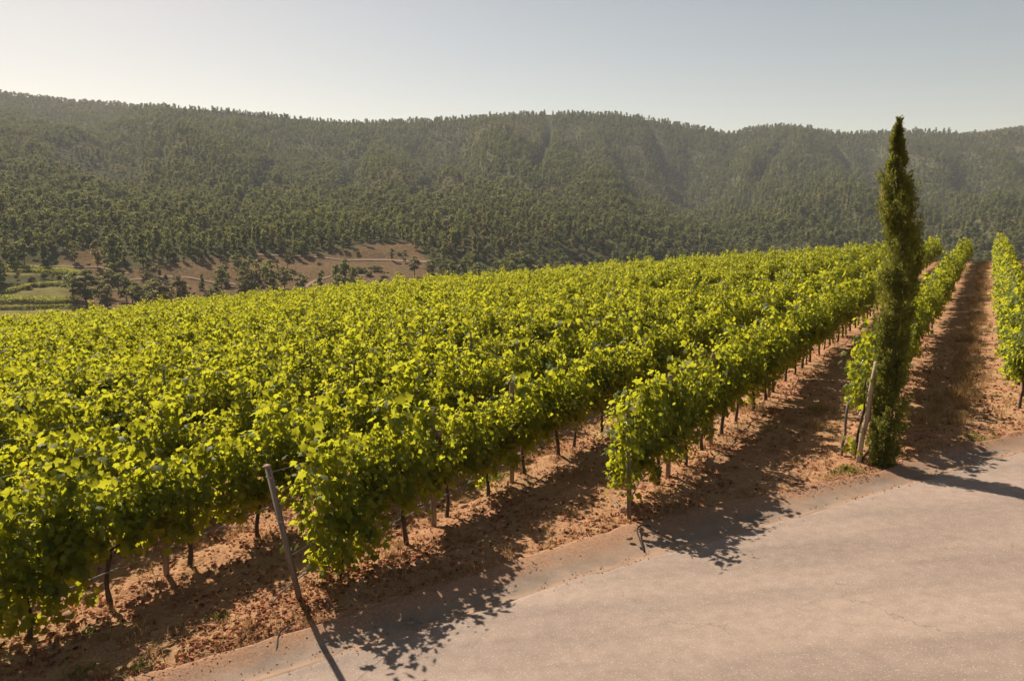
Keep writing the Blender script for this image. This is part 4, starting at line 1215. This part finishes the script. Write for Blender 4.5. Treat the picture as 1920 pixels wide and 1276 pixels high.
for i in sorted(ind):
    kd = names3[kindT[i]]
    if kd == 'bush': lab, grp = 'small grey-green shrub dotted over the brown hillside clearing', 'shrubs dotted over the clearing'
    elif not inside[i]: lab, grp = 'small scattered pine on the brown hillside clearing', 'scattered pines of the clearing'
    elif PX[i] < 420: lab, grp = 'tree at the foot of the forest in the hazy left part', 'forest edge trees at left'
    elif PX[i] < 830: lab, grp = 'tree at the foot of the forest just above the clearing', 'forest edge trees above the clearing'
    elif PX[i] < 1300: lab, grp = 'tree at the foot of the forest right behind the vineyard crest', 'forest edge trees behind the crest'
    else: lab, grp = 'tree low on the forested slope beside or behind the cypress', 'low forest trees near the cypress'
    if kd == 'pine' and inside[i]: lab = 'rounded pine ' + lab; grp = 'pines, ' + grp
    if kd == 'euc' and inside[i]: lab = 'tall eucalyptus ' + lab; grp = 'eucalyptus, ' + grp
    one_tree(kd, int(viT[i]), X[i], Y[i], Z[i] - .2, float(sT[i]), float(rzT[i]), None, lab, grp)
restT = np.array([i for i in range(nT) if i not in ind])
keys = sorted(TREE_SRC)
for kd in range(3):
    pass
lut = {}
for j, kk in enumerate(keys): lut[kk] = j
def key_idx(i):
    kd = names3[kindT[i]]; v = int(viT[i])
    if (kd, v) in lut: return lut[(kd, v)]
    alt = [lut[q] for q in keys if q[0] == kd] or [0]
    return alt[v % len(alt)]
idxT = np.array([key_idx(i) for i in restT])
rotT = np.zeros((len(restT), 3)); rotT[:, 2] = rzT[restT]; rotT[:, :2] = g.normal(0, .04, (len(restT), 2))
sclT = np.repeat(sT[restT][:, None], 3, 1) * np.where(ridge_top[restT][:, None], np.array([[1.45, 1.45, .90]]), np.array([[1.38, 1.38, .95]])) * g.uniform(.88, 1.12, (len(restT), 3))
# GeometryNodes joins its sources last-linked first: the order only shuffles kinds within the list, so build it reversed
fo = scatter('forest', np.stack([X, Y, Z - .2], -1)[restT], rotT, sclT, idxT, [list(TREE_SRC[q]) for q in keys])
tag(fo, 'dense grey-green pine forest covering the far hillside', 'forest')

# ------------------------------------------------------------------ terraced vine strips at the left
def terrace(line, h, w_, label):
    pts = []
    for px, py in line:
        pts.append(on_ray(px, py, 180))
    pts = np.array(pts); seg = np.linalg.norm(np.diff(pts, axis=0), axis=1); s = np.concatenate([[0], np.cumsum(seg)])
    n = int(s[-1] * 70); g = np.random.default_rng(int(line[0][1] * 10))
    q = g.uniform(0, s[-1], n)
    c = np.stack([np.interp(q, s, pts[:, k]) for k in range(3)], -1)
    P = c + np.stack([g.normal(0, w_, n), g.normal(0, w_, n), g.uniform(.15, h, n)], -1)
    V = np.array([(0, -.5, 0), (.42, -.1, .08), (.30, .5, -.05), (-.25, .45, .06), (-.45, 0, -.05)]); Fc = np.array([[0, 1, 2], [0, 2, 3], [0, 3, 4]])
    v, f = place_leaves(P, g.normal(0, .6, (n, 3)) + [0, 0, .8], g.normal(0, 1, (n, 3)), g.uniform(.25, .5, n), V, Fc)
    c0 = pts[0]
    o = empty('vine_row', tuple(c0))
    fo = link('foliage', mesh_np('terrace_foliage', v - c0, f, M_TERR, False, {'tint': ('POINT', 'FLOAT', np.repeat(np.clip(g.normal(.5, .15, n), 0, 1), 5))}), o); fo['kind'] = 'stuff'
    m = MB()
    for k in np.arange(0, s[-1], 4.0):
        p = np.array([np.interp(k, s, pts[:, a]) for a in range(3)]) - c0
        m.tube([p - [0, 0, .3], p + [0, 0, h * .9]], .05, 4)
    st = link('stems', m.mesh('terrace_stems', M_BARK), o); st['kind'] = 'stuff'
    tag(o, label, 'vine row', 'vine rows on the far terraces')
terrace([(-30, 505), (20, 504), (80, 507), (120, 511), (152, 516)], 1.2, 1.1, 'topmost pale green vine row curving along the far terraces')
terrace([(-30, 510), (20, 509), (80, 511), (120, 514)], 1.0, .6, 'second vine row just under the topmost one on the far terraces')
terrace([(-30, 562), (0, 555), (30, 545), (60, 537), (112, 534)], 1.2, .5, 'diagonal vine row in the middle of the far terraces')
terrace([(-30, 564), (40, 564), (100, 566), (144, 566)], 1.5, 1.5, 'broad pale green vine strip on the lower far terraces')
terrace([(-30, 569), (40, 568), (100, 569), (130, 568)], 1.2, .8, 'vine row hugging the broad strip on the lower far terraces')
terrace([(-30, 581), (40, 580), (100, 577), (150, 577)], 1.0, .4, 'thin vine row nearest the vineyard on the far terraces')

def track(line, wd):
    pts = np.array([on_ray(a, b, 180) for a, b in line]); k = np.arange(len(pts)); q = np.linspace(0, len(pts) - 1, 60)
    x = np.interp(q, k, pts[:, 0]); y = np.interp(q, k, pts[:, 1])
    for _ in range(3): x[1:-1] = (x[:-2] + 2 * x[1:-1] + x[2:]) / 4; y[1:-1] = (y[:-2] + 2 * y[1:-1] + y[2:]) / 4
    d = np.stack([np.gradient(x), np.gradient(y)], -1); d /= np.linalg.norm(d, axis=1)[:, None]; nn = np.stack([-d[:, 1], d[:, 0]], -1)
    w_ = wd * (.5 + fbm(q * .6, q * 0 + line[0][0], 3))[:, None]
    vs = []
    for s_ in (-1, -.33, .33, 1):
        p = np.stack([x, y], -1) + nn * w_ * s_
        vs.append(np.concatenate([p, (ground_z(p[:, 0], p[:, 1]) + .22)[:, None]], 1))
    V = np.concatenate(vs); n = 60
    f = np.array([[a * n + i, a * n + i + 1, (a + 1) * n + i + 1, (a + 1) * n + i] for a in range(3) for i in range(n - 1)])
    o = link('path', mesh_np('path', V, f, M_TRACK, True)); tag(o, kind='structure')
M_TRACK = mat_simple('sandy_track', (.19, .115, .068), (.29, .19, .115), .5, 1.0)
M_TRACK.node_tree.nodes['Color Ramp'].color_ramp.elements[1].color = (.22, .145, .088, 1)
track([(478, 479), (560, 481), (640, 488), (720, 487), (830, 493)], 1.0)
track([(225, 527), (330, 521), (430, 533), (500, 541), (560, 545)], .8)
track([(0, 499), (100, 501), (190, 504), (240, 516)], .8)
track([(545, 556), (590, 528), (640, 514), (700, 518)], .8)
track([(120, 510), (150, 520), (170, 526)], 1.0)

# ------------------------------------------------------------------ hazy air
def haze():
    gv = np.zeros(len(GROUND.data.vertices) * 3, dtype=np.float32); GROUND.data.vertices.foreach_get('co', gv); gz = gv.reshape(-1, 3)[:, 2]
    x0, x1, y0, y1, z0, z1 = -2500, 2500, -2500, 2500, float(gz.min()) - 1.0, float(gz.max()) + 16.0
    m = MB(); m.box(((x0 + x1) / 2, (y0 + y1) / 2, (z0 + z1) / 2), ((x1 - x0) / 2, (y1 - y0) / 2, (z1 - z0) / 2))
    mt, nt, out = new_mat('hazy_air')
    v = nt.nodes.new('ShaderNodeVolumePrincipled')
    v.inputs['Color'].default_value = (.90, .95, 1.0, 1)
    v.inputs['Density'].default_value = .00013
    v.inputs['Anisotropy'].default_value = .05
    L(nt, v.outputs[0], out.inputs['Volume'])
    o = link('haze', m.mesh('haze', mt)); tag(o, 'thin pale summer haze filling the valley air', 'haze', kind='stuff')
haze()
